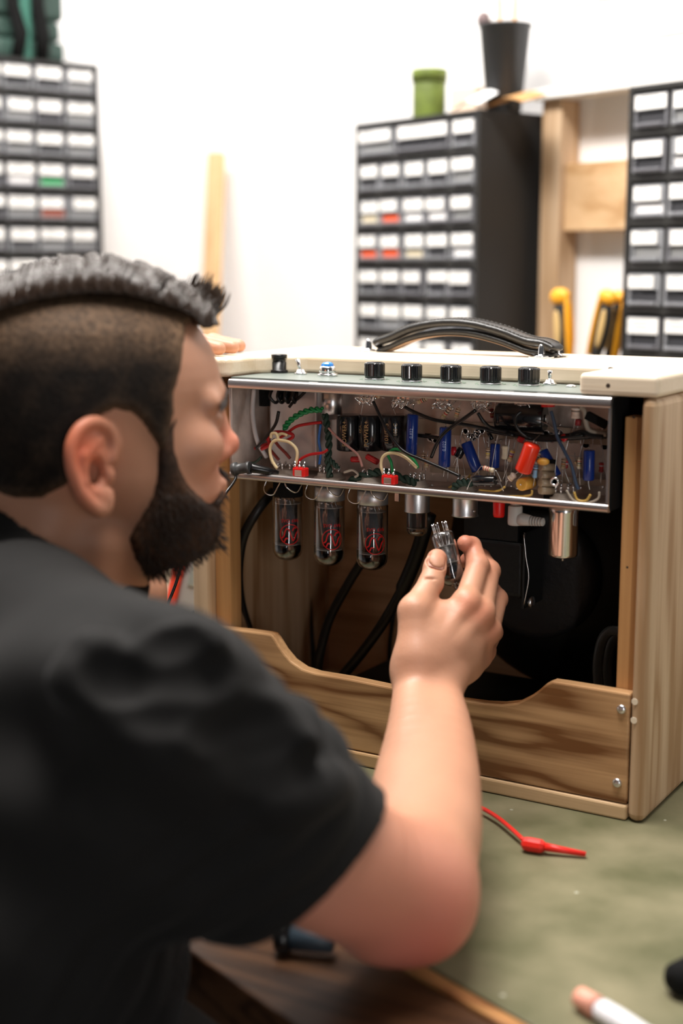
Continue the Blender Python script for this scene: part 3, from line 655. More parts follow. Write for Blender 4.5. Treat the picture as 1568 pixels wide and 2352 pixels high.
c = part('film_capacitor', MB().lathe(a, b-a, [(0, .0048), (.001, .0057), (np.linalg.norm(b-a)*.8, .0057), (np.linalg.norm(b-a), .005)], 24), mat('amber_cap', (.75, .38, .06), .35), ch, label='amber round ended capacitor')
part('lead', MB().tube([a, a-nrm(b-a)*.002], .0006, 6), M_lead, c)
# black axial near bottom
leadcap('small_capacitor', ip(1088, 1104, .010), ip(1138, 1104, .010), .0046, M_blkcap, (ip(1072, 1125, .010), ip(1156, 1128, .010)))
leadcap('small_capacitor', ip(1050, 1050, .030), ip(1062, 1030, .032), .0040, M_blkcap, (ip(1040, 1070, .03), ip(1072, 1010, .034)))
leadcap('small_capacitor', ip(1036, 1036, .030), ip(1048, 1036, .032), .0042, mat('maroon_cap', (.45, .01, .02), .3), None)
for (x0_, y0_, x1_, y1_) in ((807, 1055, 827, 1055), (842, 1048, 868, 1062), (1190, 1007, 1204, 1013), (1290, 1000, 1300, 1012)):
    leadcap('diode', ip(x0_, y0_, .032), ip(x1_, y1_, .032), .0030, mat('glass_red_diode', (.5, .012, .015), .2, coat=.5), None, 14)
leadcap('diode', ip(1120, 990, .045), ip(1130, 1010, .045), .0020, M_blkcap, None, 12)
o = part('black_block', MB().box((-.010, -.003, -.0035), (.010, .003, .0035)), M_blackm, ch, .0005, M=Matrix.Translation(Vector(ip(1370, 965, .030))) @ Matrix.Rotation(math.radians(24), 4, 'Y'))
# resistors with colour bands
BC = {'k': (.01, .01, .01), 'n': (.15, .05, .02), 'r': (.6, .02, .02), 'o': (.75, .2, .02), 'y': (.8, .6, .05), 'g': (.03, .3, .06), 'w': (.8, .8, .8), 'a': (.5, .35, .1), 'v': (.2, .03, .35)}
BM = {k: mat('band_'+{'k': 'black', 'n': 'brown', 'r': 'red', 'o': 'orange', 'y': 'yellow', 'g': 'green', 'w': 'white', 'a': 'gold', 'v': 'violet'}[k], v, .4) for k, v in BC.items()}
def resistor(p0, p1, body, bands, ends, Y, r_=.0021, bodym=None):
    a = ip(*p0, Y); b = ip(*p1, Y); L_ = np.linalg.norm(b-a)
    pr = [(0, r_*.5), (.0006, r_*.95), (L_*.12, r_*1.08), (L_*.22, r_*1.05), (L_*.28, r_*.92), (L_*.72, r_*.92), (L_*.78, r_*1.05), (L_*.88, r_*1.08), (L_-.0006, r_*.95), (L_, r_*.5)]
    c = part('resistor', MB().lathe(a, b-a, pr, 16), body, ch); d = nrm(b-a)
    for k, s_ in enumerate(bands):
        h = L_*(.13, .34, .52, .70, .87)[k]; rr = r_*1.1 if k in (0, 4) else r_*.97
        part('colour_band', MB().lathe(a+d*(h-L_*.035), d, [(0, rr), (L_*.07, rr)], 16), BM[s_], c)
    part('lead', MB().tube(spline([a, a-d*.0025, ip(*ends[0], Y+.002)], 4), .00038, 6), M_lead, c); part('lead', MB().tube(spline([b, b+d*.0025, ip(*ends[1], Y+.002)], 4), .00038, 6), M_lead, c)
cream = mat('resistor_cream', (.72, .62, .45), .45); pale = mat('resistor_pale', (.70, .55, .45), .45); rb = mat('resistor_blue', (.25, .45, .65), .45); rd = mat('resistor_dark_red', (.3, .03, .03), .4)
resistor((1034, 936), (1014, 962), M_rbody, 'nkra', [(1040, 922), (1005, 965)], .030)
resistor((1053, 937), (1046, 961), M_rbody, 'nkoa', [(1058, 925), (1040, 975)], .024)
resistor((1128, 938), (1131, 960), rd, 'nkra', [(1126, 922), (1134, 985)], .050)
resistor((1121, 1028), (1119, 1054), M_rbody, 'nkya', [(1123, 1000), (1118, 1092)], .034)
resistor((1161, 1023), (1160, 1055), cream, '', [(1163, 995), (1158, 1105)], .034, .0036)
resistor((1178, 1033), (1169, 1061), M_rbody, 'yvra', [(1184, 1012), (1152, 1110)], .030)
resistor((1109, 1074), (1134, 1081), cream, 'rrra', [(1083, 1102), (1151, 1106)], .008)
resistor((1237, 1040), (1226, 1064), cream, 'rkra', [(1240, 1018), (1210, 1098)], .022)
resistor((1230, 1068), (1227, 1098), rb, 'kn', [(1232, 1050), (1224, 1118)], .016)
resistor((1168, 1102), (1182, 1090), pale, 'na', [(1160, 1118), (1195, 1082)], .018, .003)
resistor((1295, 1052), (1292, 1078), M_rbody, 'nkoa', [(1312, 985), (1290, 1118)], .040)
resistor((1301, 1052), (1298, 1076), rd, 'rrw', [(1330, 1050), (1310, 1118)], .046)
resistor((1331, 1050), (1330, 1077), cream, 'nrka', [(1338, 1018), (1332, 1120)], .036)
resistor((1322, 1058), (1327, 1072), M_rbody, 'na', [(1319, 1040), (1330, 1092)], .042)
resistor((1381, 1062), (1380, 1085), rd, 'rwr', [(1382, 1046), (1379, 1110)], .036)
resistor((1322, 935), (1320, 962), pale, 'wk', [(1322, 915), (1315, 1000)], .030, .0038)
resistor((1328, 962), (1326, 978), rd, '', [(1322, 950), (1315, 1005)], .038, .003)
resistor((858, 906), (872, 911), M_rbody, 'nkra', [(845, 903), (884, 915)], .020)
resistor((980, 915), (958, 925), M_rbody, 'nkra', [(990, 905), (945, 935)], .024)
resistor((981, 1050), (978, 1075), M_rbody, 'nkoa', [(983, 1035), (976, 1090)], .046)
resistor((972, 1040), (971, 1062), M_rbody, 'nkoa', [(973, 1025), (970, 1080)], .050)
# ceramic/variable stack at lower right
q = MB()
for k in range(4): q.lathe(ip(1240, 1072+k*18, .016), ip(1275, 1074+k*18, .030)-ip(1240, 1072+k*18, .016), [(0, .0036), (.014, .0036)], 14)
part('selector_wafer', q, mat('clear_amber_plastic', (.55, .42, .28), .2, trans=.4), ch)
part('selector_shaft', MB().box((-.004, -.004, -.018), (.004, .004, .018)), M_blackm, ch, M=Matrix.Translation(Vector(ip(1262, 1102, .034))))
part('selector_cap', MB().ball(ip(1247, 1060, .014), .0042, 14, 0, (1.4, 1, .8)), mat('amber_cap', (.75, .38, .06), .35), ch)
part('eyelet', MB().lathe(ip(1274, 1106, .010), (0, -1, 0), [(0, .0040), (.001, .0040), (.001, .0026), (0, .0026)], 18), M_chrome, ch)
# potentiometer bodies and lugs under the faceplate
for k, (px, _) in enumerate(KX):
    p = KP[k]; z_ = CZ1-t_-.0002
    b_ = part('potentiometer', MB().lathe((p[0]-.001, p[1], z_), (0, 0, -1), [(0, .0095), (.002, .0098), (.0075, .0098), (.0085, .0085)], 28), M_alu, ch)
    q = MB()
    for j in (-1, 0, 1):
        q.box((p[0]+j*.0050-.0013, p[1]-.0165, z_-.0150), (p[0]+j*.0050+.0013, p[1]-.0157, z_-.0030)); q.ball((p[0]+j*.0050, p[1]-.0168, z_-.0135), .0022, 8)
        for h_ in range(3): q.tube(spline([(p[0]+j*.0050, p[1]-.0168, z_-.0130), (p[0]+j*.006+rnd.uniform(-.004, .005), p[1]-.020, z_-.011-rnd.uniform(0, .007)), (p[0]+j*.002+rnd.uniform(-.010, .010), p[1]-.016, z_-.013-rnd.uniform(0, .008)), (p[0]+rnd.uniform(-.012, .012), p[1]-.010, z_-.012)], 4), .0005, 6)
        q.ball((p[0]+rnd.uniform(-.014, .014), p[1]-.016, z_-.013-rnd.uniform(0, .006)), rnd.uniform(.0014, .0026), 8)
    part('solder_lugs', q, M_chrome, b_)
# brackets and switch bodies at left
part('fuse_body', MB().cyl((KP[0][0]-.128, .05, CZ1-t_-.0005), (KP[0][0]-.128, .05, CZ1-.030), .0062, 18), M_blackm, ch)
part('switch_body', MB().box((-.162, .035, CZ1-.022), (-.147, .055, CZ1-.0021)), M_blackm, ch, .0008)
q = MB(); c = ip(641, 905, .03)
for k in range(4): q.tube(spline([ip(625+k*16, 893, .03), ip(620+k*17, 912, .024), ip(634+k*14, 925, .028), ip(646+k*12, 905, .034)], 5), .0016, 8)
part('black_wire', q, M_black, ch)
part('lamp_body', MB().lathe(ip(762, 893, .052), (0, 0, -1), [(0, .0105), (.024, .0105), (.025, .008), (.030, .004)], 28), M_steel, ch)
part('terminal_cover', MB().box((-.182, .048, .280), (-.126, .0715, .362)), mat('dull_zinc', (.62, .60, .60), .35, .7), ch, .002)
q = MB(); q.tube(spline([ip(583, 893, .03), ip(580, 950, .024), ip(590, 1010, .02), ip(612, 1050, .03)], 6), .0022, 10); part('white_wire', q, mat('grey_white_sleeve', (.62, .60, .60), .45), ch)

# sockets on chassis floor
SOCK = [(661, .0155), (757, .0155), (856, .0155), (958, .011), (1068, .011), (1295, .013)]
TUBEX = []
for k, (px, r_) in enumerate(SOCK):
    Yt = .032; zc = CZ0
    c = aty(px, (1118, 1124, 1132, 1141, 1150, 1172)[k], Yt); c = np.array([c[0], Yt, zc]); TUBEX.append(c)
    b_ = part('tube_socket', MB().lathe((c[0], c[1], CZ0+t_), (0, 0, 1), [(0, r_), (.002, r_), (.003, r_*.8), (.006, r_*.75), (.007, r_*.3)], 24), mat('ceramic_socket', (.42, .36, .30), .5), ch)
    q = MB()
    for j in range(8):
        a = 2*math.pi*j/8; pz = (c[0]+math.cos(a)*r_*.62, c[1]+math.sin(a)*r_*.62, CZ0+.0075)
        q.tube([pz, (pz[0]+math.cos(a)*.0006, pz[1]+math.sin(a)*.0006, pz[2]+.0055)], .0009, 6); q.ball((pz[0], pz[1], pz[2]+.006), .0015, 8)
    part('solder_pins', q, M_chrome, b_)
for px, py in ((685, 1089), (890, 1107)):
    c = ip(px, py, .001); rb_ = part('terminal_block', MB().box((c[0]-.0072, .0012, CZ0+.0064), (c[0]+.0072, .009, CZ0+.0150)), M_red, ch, .0012)
    part('steel_clip', MB().box((c[0]-.0040, .0003, CZ0+.0072), (c[0]+.0038, .0010, CZ0+.0128)), M_steel, rb_, .0006)
    q = MB()
    for j in (-.005, 0, .005): q.ball((c[0]+j, .003, CZ0+.0165), .0018, 8); q.tube([(c[0]+j, .003, CZ0+.0145), (c[0]+j*1.1, .004, CZ0+.021)], .0007, 6)
    part('solder_pins', q, M_chrome, rb_)
# wires ---------------------------------------------------------------
W_ = {'red_wire': mat('red_wire', (.45, .01, .012), .35), 'dark_red_wire': mat('dark_red_wire', (.22, .03, .02), .4), 'green_wire': mat('green_wire', (.01, .22, .06), .35), 'dark_green_wire': mat('dark_green_wire', (.012, .035, .022), .6),
      'cream_wire': mat('cream_wire', (.78, .62, .35), .4), 'black_wire': M_black, 'blue_wire': mat('blue_wire', (.02, .12, .4), .35), 'pink_wire': mat('pink_brown_wire', (.42, .20, .17), .4), 'slate_wire': mat('slate_blue_wire', (.03, .05, .09), .4),
      'grey_wire': mat('beige_wire', (.35, .30, .24), .45), 'bare_wire': M_lead, 'yellow_wire': mat('ochre_wire', (.45, .28, .06), .4)}
def wire(kind, pts, Y, r_=.0011):
    Ys = Y if hasattr(Y, '__len__') else [Y]*len(pts)
    part(kind, MB().tube(spline([ip(px, py, y) for (px, py), y in zip(pts, Ys)], 7), r_, 8), W_[kind], ch)
def twisted(kind, kind2, pts, Y, r_=.0014):
    S = spline([ip(px, py, Y) for px, py in pts], 12)
    for m, kd in enumerate((kind, kind2)):
        P = []
        for i, p in enumerate(S):
            t = nrm(S[min(i+1, len(S)-1)]-S[max(0, i-1)]); u, v, _ = frame(t); a = i*.55+m*math.pi; P.append(p+(u*math.cos(a)+v*math.sin(a))*r_*.95)
        part(kd, MB().tube(P, r_, 8), W_[kd], ch)
twisted('green_wire', 'green_wire', [(652, 985), (664, 968), (686, 952), (712, 942), (740, 941)], .022, .0017)
twisted('dark_green_wire', 'dark_green_wire', [(746, 952), (752, 985), (755, 1020), (753, 1060), (757, 1095)], .020, .0019)
twisted('dark_green_wire', 'dark_green_wire', [(748, 1048), (762, 1060), (776, 1075)], .020, .0014)
twisted('dark_green_wire', 'dark_green_wire', [(800, 1108), (840, 1090), (880, 1085), (930, 1100), (955, 1110)], .024, .0022)
twisted('dark_green_wire', 'dark_green_wire', [(1040, 1120), (1060, 1108), (1085, 1112)], .020, .0020)
wire('red_wire', [(585, 1030), (600, 1024), (625, 1015), (655, 998), (680, 980), (712, 973), (738, 970)], .022, .0015)
wire('red_wire', [(612, 1010), (622, 996), (640, 992), (668, 996), (672, 1004), (658, 1012)], .018, .0017)
wire('red_wire', [(600, 1032), (618, 1022), (616, 1006), (626, 994)], .018, .0018)
wire('red_wire', [(680, 1074), (690, 1055), (712, 1044), (740, 1040), (752, 1033)], .012, .0014)
wire('dark_red_wire', [(628, 1008), (640, 1025), (655, 1040), (666, 1053)], .022, .0016)
wire('dark_red_wire', [(618, 1030), (628, 1042), (640, 1056)], .026, .0016)
wire('cream_wire', [(636, 1076), (624, 1056), (620, 1030), (630, 1012), (650, 1012), (668, 1018), (682, 1036), (680, 1066)], .010, .0016)
wire('cream_wire', [(622, 1006), (624, 996), (634, 996), (638, 1008), (628, 1014)], .010, .0015)
wire('cream_wire', [(634, 1000), (648, 996), (660, 1000)], .012, .0014)
wire('cream_wire', [(882, 1094), (875, 1070), (880, 1048), (900, 1040), (930, 1050), (957, 1074)], .010, .0015)
wire('green_wire', [(902, 1090), (898, 1062), (891, 1044), (904, 1032), (925, 1036), (950, 1056), (960, 1075)], .012, .0014)
wire('pink_wire', [(754, 983), (775, 1005), (800, 1026), (822, 1045), (832, 1072)], .014, .0012)
wire('blue_wire', [(736, 975), (732, 1010), (736, 1040), (733, 1066)], .022, .0013)
wire('black_wire', [(640, 945), (632, 975), (610, 1005), (588, 1030)], .016, .0017)
wire('black_wire', [(857, 922), (872, 955), (893, 995), (925, 1035), (975, 1058), (1030, 1082), (1056, 1094)], .006, .0015)
wire('bare_wire', [(862, 906), (857, 912), (856, 921)], .006, .0012)
wire('black_wire', [(930, 935), (955, 948), (1000, 965), (1060, 974), (1120, 986), (1180, 1000)], [.018, .014, .014, .02, .028, .03], .0017)
wire('black_wire', [(1092, 942), (1060, 965), (1025, 990), (1005, 1015), (990, 1050)], [.012, .012, .012, .014, .02], .0017)
wire('black_wire', [(1097, 948), (1110, 968), (1130, 984), (1165, 992)], [.012, .014, .02, .03], .0016)
wire('black_wire', [(1196, 945), (1184, 958), (1186, 980), (1205, 1000), (1230, 1008), (1300, 1004), (1340, 1000)], [.014, .012, .014, .018, .022, .022, .026], .0014)
wire('black_wire', [(1120, 985), (1180, 996), (1240, 1006), (1300, 1004), (1350, 1000), (1392, 999)], .034, .0034)
wire('black_wire', [(1310, 1000), (1335, 992), (1355, 1000), (1385, 1004)], .028, .0022)
wire('slate_wire', [(1265, 944), (1272, 970), (1280, 1005), (1295, 1035), (1312, 1070), (1322, 1110), (1328, 1125)], .012, .0016)
wire('grey_wire', [(1332, 935), (1342, 945), (1345, 970), (1355, 990), (1392, 998)], .030, .0022)
wire('yellow_wire', [(1100, 1125), (1140, 1128), (1160, 1118)], .012, .0010)
wire('yellow_wire', [(1108, 1136), (1160, 1140), (1215, 1138), (1222, 1126)], .010, .0010)
wire('yellow_wire', [(1318, 1130), (1326, 1148), (1345, 1150), (1356, 1136)], .006, .0011)
wire('yellow_wire', [(1030, 1120), (1050, 1110), (1072, 1100), (1080, 1090)], .03, .0010)
wire('grey_wire', [(1300, 1126), (1318, 1150), (1345, 1156), (1372, 1146), (1376, 1130)], .010, .0010)
wire('grey_wire', [(790, 1085), (810, 1080), (822, 1090), (815, 1096)], .02, .0012)
wire('black_wire', [(960, 1000), (985, 1003), (1010, 1006)], .03, .0018)
wire('black_wire', [(700, 900), (688, 912), (672, 925), (664, 935)], .03, .0016)
wire('bare_wire', [(1232, 965), (1252, 972), (1270, 985), (1278, 990)], .03, .0004)
wire('bare_wire', [(905, 912), (900, 930), (905, 945), (908, 952)], .035, .0003)
wire('bare_wire', [(835, 915), (832, 935), (828, 952)], .040, .0003)
wire('dark_green_wire', [(560, 1066), (585, 1062), (600, 1050)], .02, .0014)
for k in range(22):       # bare component leads between board and lugs
    x_ = rnd.uniform(1005, 1385); y_ = rnd.uniform(985, 1010); dx = rnd.uniform(-22, 22)
    wire('bare_wire', [(x_, y_), (x_+dx*.4, y_+rnd.uniform(25, 45)), (x_+dx, y_+rnd.uniform(85, 125))], rnd.uniform(.028, .06), .00035)
part('red_jack_nut', MB().cyl(ip(1258, 925, .03), ip(1258, 934, .03), .0062, 16), M_red, ch)
# eyelet strip on back wall: small brass eyelets and solder blobs
q = MB()
for k in range(46):
    x_ = rnd.uniform(975, 1385); y_ = 985+rnd.uniform(-14, 30) if k % 2 else rnd.uniform(1108, 1128)
    q.ball(ip(x_, y_, CD-.004 if k % 2 else .045), rnd.uniform(.0012, .0022), 8)
for k in range(16):
    q.lathe(ip(rnd.uniform(985, 1300), rnd.uniform(988, 1012), .045), (0, -1, 0), [(0, .0036), (.0012, .0036), (.0012, .0024), (0, .0024)], 16)
o = part('solder_joints', q, M_chrome, ch); o['kind'] = 'stuff'
for px, py in ((1345, 1020), (1388, 1024), (983, 998)):
    part('vent_hole', MB().lathe(ip(px, py, CD-t_-.0006), (0, -1, 0), [(0, .0034), (.0003, .0034)], 20), M_blackm, ch)
part('tag_strip', MB().box((-.045, CD-.006, .3195), (.188, CD-.0040, .3330)), mat('tan_tag_board', (.40, .30, .22), .6), ch)
part('eyelet_board', MB().box((-.005, .058, CZ0+.012), (.186, .0598, CZ0+.018)), mat('tan_tag_board', (.40, .30, .22), .6), ch)

# ================================================================== tubes
M_tglass = mat('tube_glass', (.95, .96, .97), .02, trans=1, ior=1.3, coat=1); M_getter = mat('silver_getter', (.07, .07, .07), .06, 1); M_plt = mat('tube_plate_grey', (.09, .09, .095), .4, .6); M_mica = mat('mica_disc', (.75, .72, .68), .3, trans=.4)
M_redprint = mat('red_tube_print', (.65, .008, .008), .5); M_pin = mat('tube_pin', (.8, .8, .82), .2, 1)
def power_tube(c, zt, zb, label, socket_mat, red_ang):
    """octal tube hanging from z=zt to zb"""
    r = thing('vacuum_tube', label, 'vacuum tube', (c[0], c[1], zb), 'red-marked power tubes hanging under the chassis')
    H = zt-zb; R_ = .0152; cx, cy_ = c[0], c[1]
    part('tube_base', MB().lathe((cx, cy_, zt), (0, 0, -1), [(0, .0148), (.014, .0150), (.0145, .0140)], 32), socket_mat, r)
    zs = zt-.0146; Hg = zs-zb
    prof = [(0, .0142), (.001, R_), (Hg-.013, R_), (Hg-.009, R_*.97), (Hg-.0055, R_*.86), (Hg-.0025, R_*.66), (Hg-.0006, R_*.34), (Hg, .001)]
    inner = [(h, max(r_-.0010, .0005)) for h, r_ in prof][::-1]; inner = [(min(h, Hg-.001), r_) for h, r_ in inner]
    part('glass_envelope', MB().lathe((cx, cy_, zs), (0, 0, -1), prof+inner, 40, cap=False), M_tglass, r)
    g = part('getter_mirror', MB().lathe((cx, cy_, zs-(Hg-.0145)), (0, 0, -1), [(0, R_-.0014), (.0045, R_-.0018), (.008, R_*.80), (.0110, R_*.58), (.0128, R_*.28), (.0132, .001)], 32, cap=False), M_getter, r)
    q = MB(); q.lathe((cx, cy_, zs-.0065), (0, 0, -1), [(0, .0128), (.0006, .0128)], 24); q.lathe((cx, cy_, zs-(Hg-.0175)), (0, 0, -1), [(0, .0128), (.0006, .0128)], 24); part('mica_spacer', q, M_mica, r)
    q = MB(); zl = zs-.0075; zh = zs-(Hg-.0185)
    vs = []; nn = 28
    for z_ in (zl, zh):
        for j in range(nn):
            a = 2*math.pi*j/nn; vs.append((cx+.0098*math.copysign(abs(math.cos(a))**.6, math.cos(a)), cy_+.0062*math.copysign(abs(math.sin(a))**.7, math.sin(a)), z_))
    q.add(vs, [(j, (j+1) % nn, nn+(j+1) % nn, nn+j) for j in range(nn)]+[tuple(range(nn))[::-1], tuple(range(nn, 2*nn))], 0, True)
    part('plate', q, M_plt, r)
    q = MB()
    for a in range(4): q.tube([(cx+.006*math.cos(a*1.57), cy_+.005*math.sin(a*1.57), zs), (cx+.008*math.cos(a*1.57), cy_+.005*math.sin(a*1.57), zs-.0075)], .0006, 6)
    q.ball((cx-.005, cy_-.006, zs-.003), .0016, 8).ball((cx+.003, cy_-.007, zs-.0035), .0014, 8); part('support_rods', q, M_chrome, r)
    # red marking: wordmark, ring and zigzag device
    q = MB(); u = nrm([math.cos(red_ang), math.sin(red_ang), 0]); zc = zs-Hg*.56; rr = R_+.0003
    v, f = txt('SVO 6V6', .0048); on_cyl([(x, y, 0) for x, y, z in v], f, (cx, cy_, zc+.0135), (0, 0, 1), u, rr, q)
    def stroke(pts, w_=.0007):
        pts = [np.array(p, float) for p in pts]
        for a, b in zip(pts[:-1], pts[1:]):
            d = b-a; L_ = np.linalg.norm(d); nn_ = np.array([-d[1], d[0]])/max(L_, 1e-9)*w_/2
            on_cyl([(p_[0], p_[1], 0) for p_ in (a-nn_, b-nn_, b+nn_, a+nn_)], [(0, 1, 2, 3)], (cx, cy_, zc), (0, 0, 1), u, rr, q)
    rg = .0100; stroke([(rg*math.cos(t), rg*math.sin(t)) for t in np.linspace(0, 2*math.pi, 37)], .0008)
    stroke([(-.0085, -.0035), (-.0062, -.002), (-.0050, .003), (-.0035, .0062), (-.001, .005), (.0008, -.001), (.0030, -.0065), (.0048, -.004), (.0062, .0005), (.0082, .003)], .0013)
    stroke([(-.0058, -.0072), (-.004, -.0035), (-.0018, -.0042)], .0014); stroke([(.0022, .0036), (.0042, .0070), (.0062, .0062)], .0014)
    part('red_marking', q, M_redprint, r)
    th = math.radians(-1); Rm = Matrix.Rotation(th, 3, 'X'); top = Vector((cx, cy_, zt)); r.location = top+Rm @ (Vector(r.location)-top); r.rotation_euler = (th, 0, 0)   # the tubes hang slightly tilted in their sockets
    return r
ZT = CZ0-.0045
for k, zb_px in enumerate((1286, 1299, 1309)):
    c = TUBEX[k]; zb = aty((661, 757, 856)[k], zb_px, c[1])[2]
    power_tube(c, ZT, zb, ('leftmost red-marked power tube, with a black base', 'middle red-marked power tube with silver collar hanging from the chassis', 'rightmost and nearest red-marked power tube with silver collar')[k], M_blackm if k == 0 else mat('dull_silver_collar', (.66, .66, .68), .42, .9), math.radians(-48))
    # spring clamp of this tube, part of the chassis
    q = MB(); q.tube(spline([(c[0]-.020, c[1]-.006, CZ0-.001), (c[0]-.022, c[1]-.010, CZ0-.012), (c[0]-.016, c[1]-.014, CZ0-.0165), (c[0]-.006, c[1]-.0175, CZ0-.016), (c[0]-.001, c[1]-.0165, CZ0-.008), (c[0]+.003, c[1]-.0160, CZ0-.001)], 6), .0006, 8)
    q.tube(spline([(c[0]+.006, c[1]-.016, CZ0-.001), (c[0]+.010, c[1]-.0165, CZ0-.008), (c[0]+.0165, c[1]-.010, CZ0-.013), (c[0]+.019, c[1]-.004, CZ0-.006)], 6), .0007, 8)
    part('tube_clamp', q, M_chrome, ch)
    part('socket_collar', MB().lathe((c[0], c[1], CZ0-.0005), (0, 0, -1), [(0, .0175), (.0012, .0175), (.0016, .0160), (.0036, .0158)], 28), M_blackm, ch)
# small tube with shield base
c = TUBEX[3]; zs = aty(958, 1174, c[1])[2]; ze = aty(956, 1232, c[1])[2]
part('shield_base', MB().lathe((c[0], c[1], CZ0-.0003), (0, 0, -1), [(0, .0118), (CZ0-zs-.0015, .0118), (CZ0-zs-.0008, .0122), (CZ0-zs, .0122), (CZ0-zs, .0108), (.004, .0106)], 32, cap=False), M_alu, ch)
r = thing('small_vacuum_tube', 'short clear preamp tube in a silver shield base, right of the power tubes', 'vacuum tube', (c[0], c[1], ze))
Hh = CZ0-.006-ze
part('glass_envelope', MB().lathe((c[0], c[1], CZ0-.006), (0, 0, -1), [(0, .0098), (Hh-.006, .0100), (Hh-.003, .0086), (Hh-.0012, .006), (Hh-.0004, .003), (Hh, .001)], 32, cap=False), M_tglass, r)
part('plate', MB().box((c[0]-.0055, c[1]-.003, ze+.009), (c[0]+.0055, c[1]+.003, CZ0-.008)), M_plt, r, .001)
part('mica_spacer', MB().lathe((c[0], c[1], ze+.0082), (0, 0, 1), [(0, .0084), (.0005, .0084)], 24), M_mica, r)
part('getter_ring', MB().lathe((c[0], c[1], ze+.0042), (0, 0, 1), [(0, .0045), (.0008, .0048), (.0012, .0042)], 20), M_chrome, r)
part('shield_tab', MB().box((c[0]-.021, c[1]-.006, CZ0-.013), (c[0]-.0165, c[1]-.004, CZ0-.0005)), M_steel, ch)
# empty socket base
c = TUBEX[4]; ze = aty(1067, 1184, c[1])[2]
part('shield_base', MB().lathe((c[0], c[1], CZ0-.0003), (0, 0, -1), [(0, .0123), (.001, .0123), (.002, .0116), (CZ0-ze-.002, .0116), (CZ0-ze, .0125), (CZ0-ze, .0108), (.004, .0106), (.0035, .001)], 32, cap=False), M_alu, ch)
part('bayonet_pin', MB().cyl((c[0]+.0118, c[1]-.006, ze+.006), (c[0]+.0135, c[1]-.007, ze+.006), .0008, 8), M_steel, ch)
# shielded tube can
c = TUBEX[5]; ze = aty(1296, 1284, c[1]-.01)[2]
r = thing('tube_shield_can', 'bright aluminium shield can hanging under the right end of chassis', 'tube shield', (c[0], c[1], ze))
Hc = CZ0-.0006-ze
part('can', MB().lathe((c[0], c[1], CZ0-.0006), (0, 0, -1), [(0, .0112), (.003, .0112), (.0035, .0125), (.0045, .0136), (.008, .0136), (.009, .0132), (Hc-.003, .0132), (Hc-.001, .0125), (Hc, .0112), (Hc, .002)], 40), mat('spun_aluminium', (.80, .80, .81), .2, 1), r)
q = MB(); q.tube([(c[0], c[1], ze+.001), (c[0], c[1], ze-.004)], .0012, 8); part('tip', q, M_steel, r)
part('slot_tab', MB().box((c[0]+.0125, c[1]-.006, CZ0-.020), (c[0]+.0142, c[1]-.003, CZ0-.006)), M_steel, r)
# plugs
c = aty(1156, 1163, .02)
r = thing('red_phono_plug', 'red phono plug pushed up into the chassis underside', 'plug', (c[0]-.0045, .020, .24))
part('plug_body', MB().lathe((c[0]-.0045, .020, CZ0-.0008), (0, 0, -1), [(0, .0045), (.002, .0055), (.0145, .0052), (.0165, .0045)], 20), M_red, r)
c = aty(1181, 1170, .014)
r = thing('grey_phono_plug', 'grey right-angle phono plug beside the red plug', 'plug', (c[0], .016, .24)); mgp = mat('light_grey_plug', (.50, .50, .49), .5)
part('plug_barrel', MB().lathe((c[0], .016, CZ0-.0008), (0, 0, -1), [(0, .0042), (.004, .0042)], 6), M_steel, r)
zc = CZ0-.0166
part('plug_body', MB().lathe((c[0], .016, CZ0-.0050), (0, 0, -1), [(0, .0058), (.001, .0064), (.0145, .0068), (.0170, .0064), (.0175, .005)], 10).lathe((c[0]+.004, .016, zc), (1, 0, -.04), [(0, .0062), (.006, .0054), (.0105, .0048), (.011, .0046)], 16), mgp, r)
q = MB(); 
for k in range(5): q.lathe((c[0]+.0155+k*.0025, .016, zc-.0007), (1, 0, -.04), [(0, .0044-.0002*k), (.0016, .0044-.0002*k)], 14)
q.cyl((c[0]+.0152, .016, zc-.0007), (c[0]+.0278, .016, zc-.0012), .0026, 10); part('strain_relief', q, mgp, r)
# ================================================================== black test probe clipped in the left of chassis, with its cable
r = thing('test_probe', 'black test probe with cable clipped into the left end of the chassis', 'test probe', aty(545, 1078, -.012))
a = aty(534, 1078, -.014); b = aty(575, 1074, -.010); c = aty(640, 1086, .006)
part('probe_body', MB().lathe(b, c-b, [(0, .0042), (.002, .0046), (np.linalg.norm(c-b)*.6, .0036), (np.linalg.norm(c-b), .0018)], 16), M_black, r)
part('collar', MB().lathe(a, b-a, [(0, .0062), (.002, .0068), (.0045, .0068), (.005, .0052), (np.linalg.norm(b-a)-.004, .0052), (np.linalg.norm(b-a)-.0035, .0062), (np.linalg.norm(b-a), .0062)], 18), mat('dark_grey_collar', (.05, .05, .05), .4), r)
q = MB(); q.tube(spline([a, aty(541, 1098, -.016), aty(520, 1130, -.03), aty(500, 1160, -.05), aty(470, 1215, -.07), aty(425, 1280, -.08), aty(402, 1345, -.09), aty(378, 1410, -.10), aty(365, 1480, -.10)], 8), .0016, 8); part('cable', q, M_black, r)
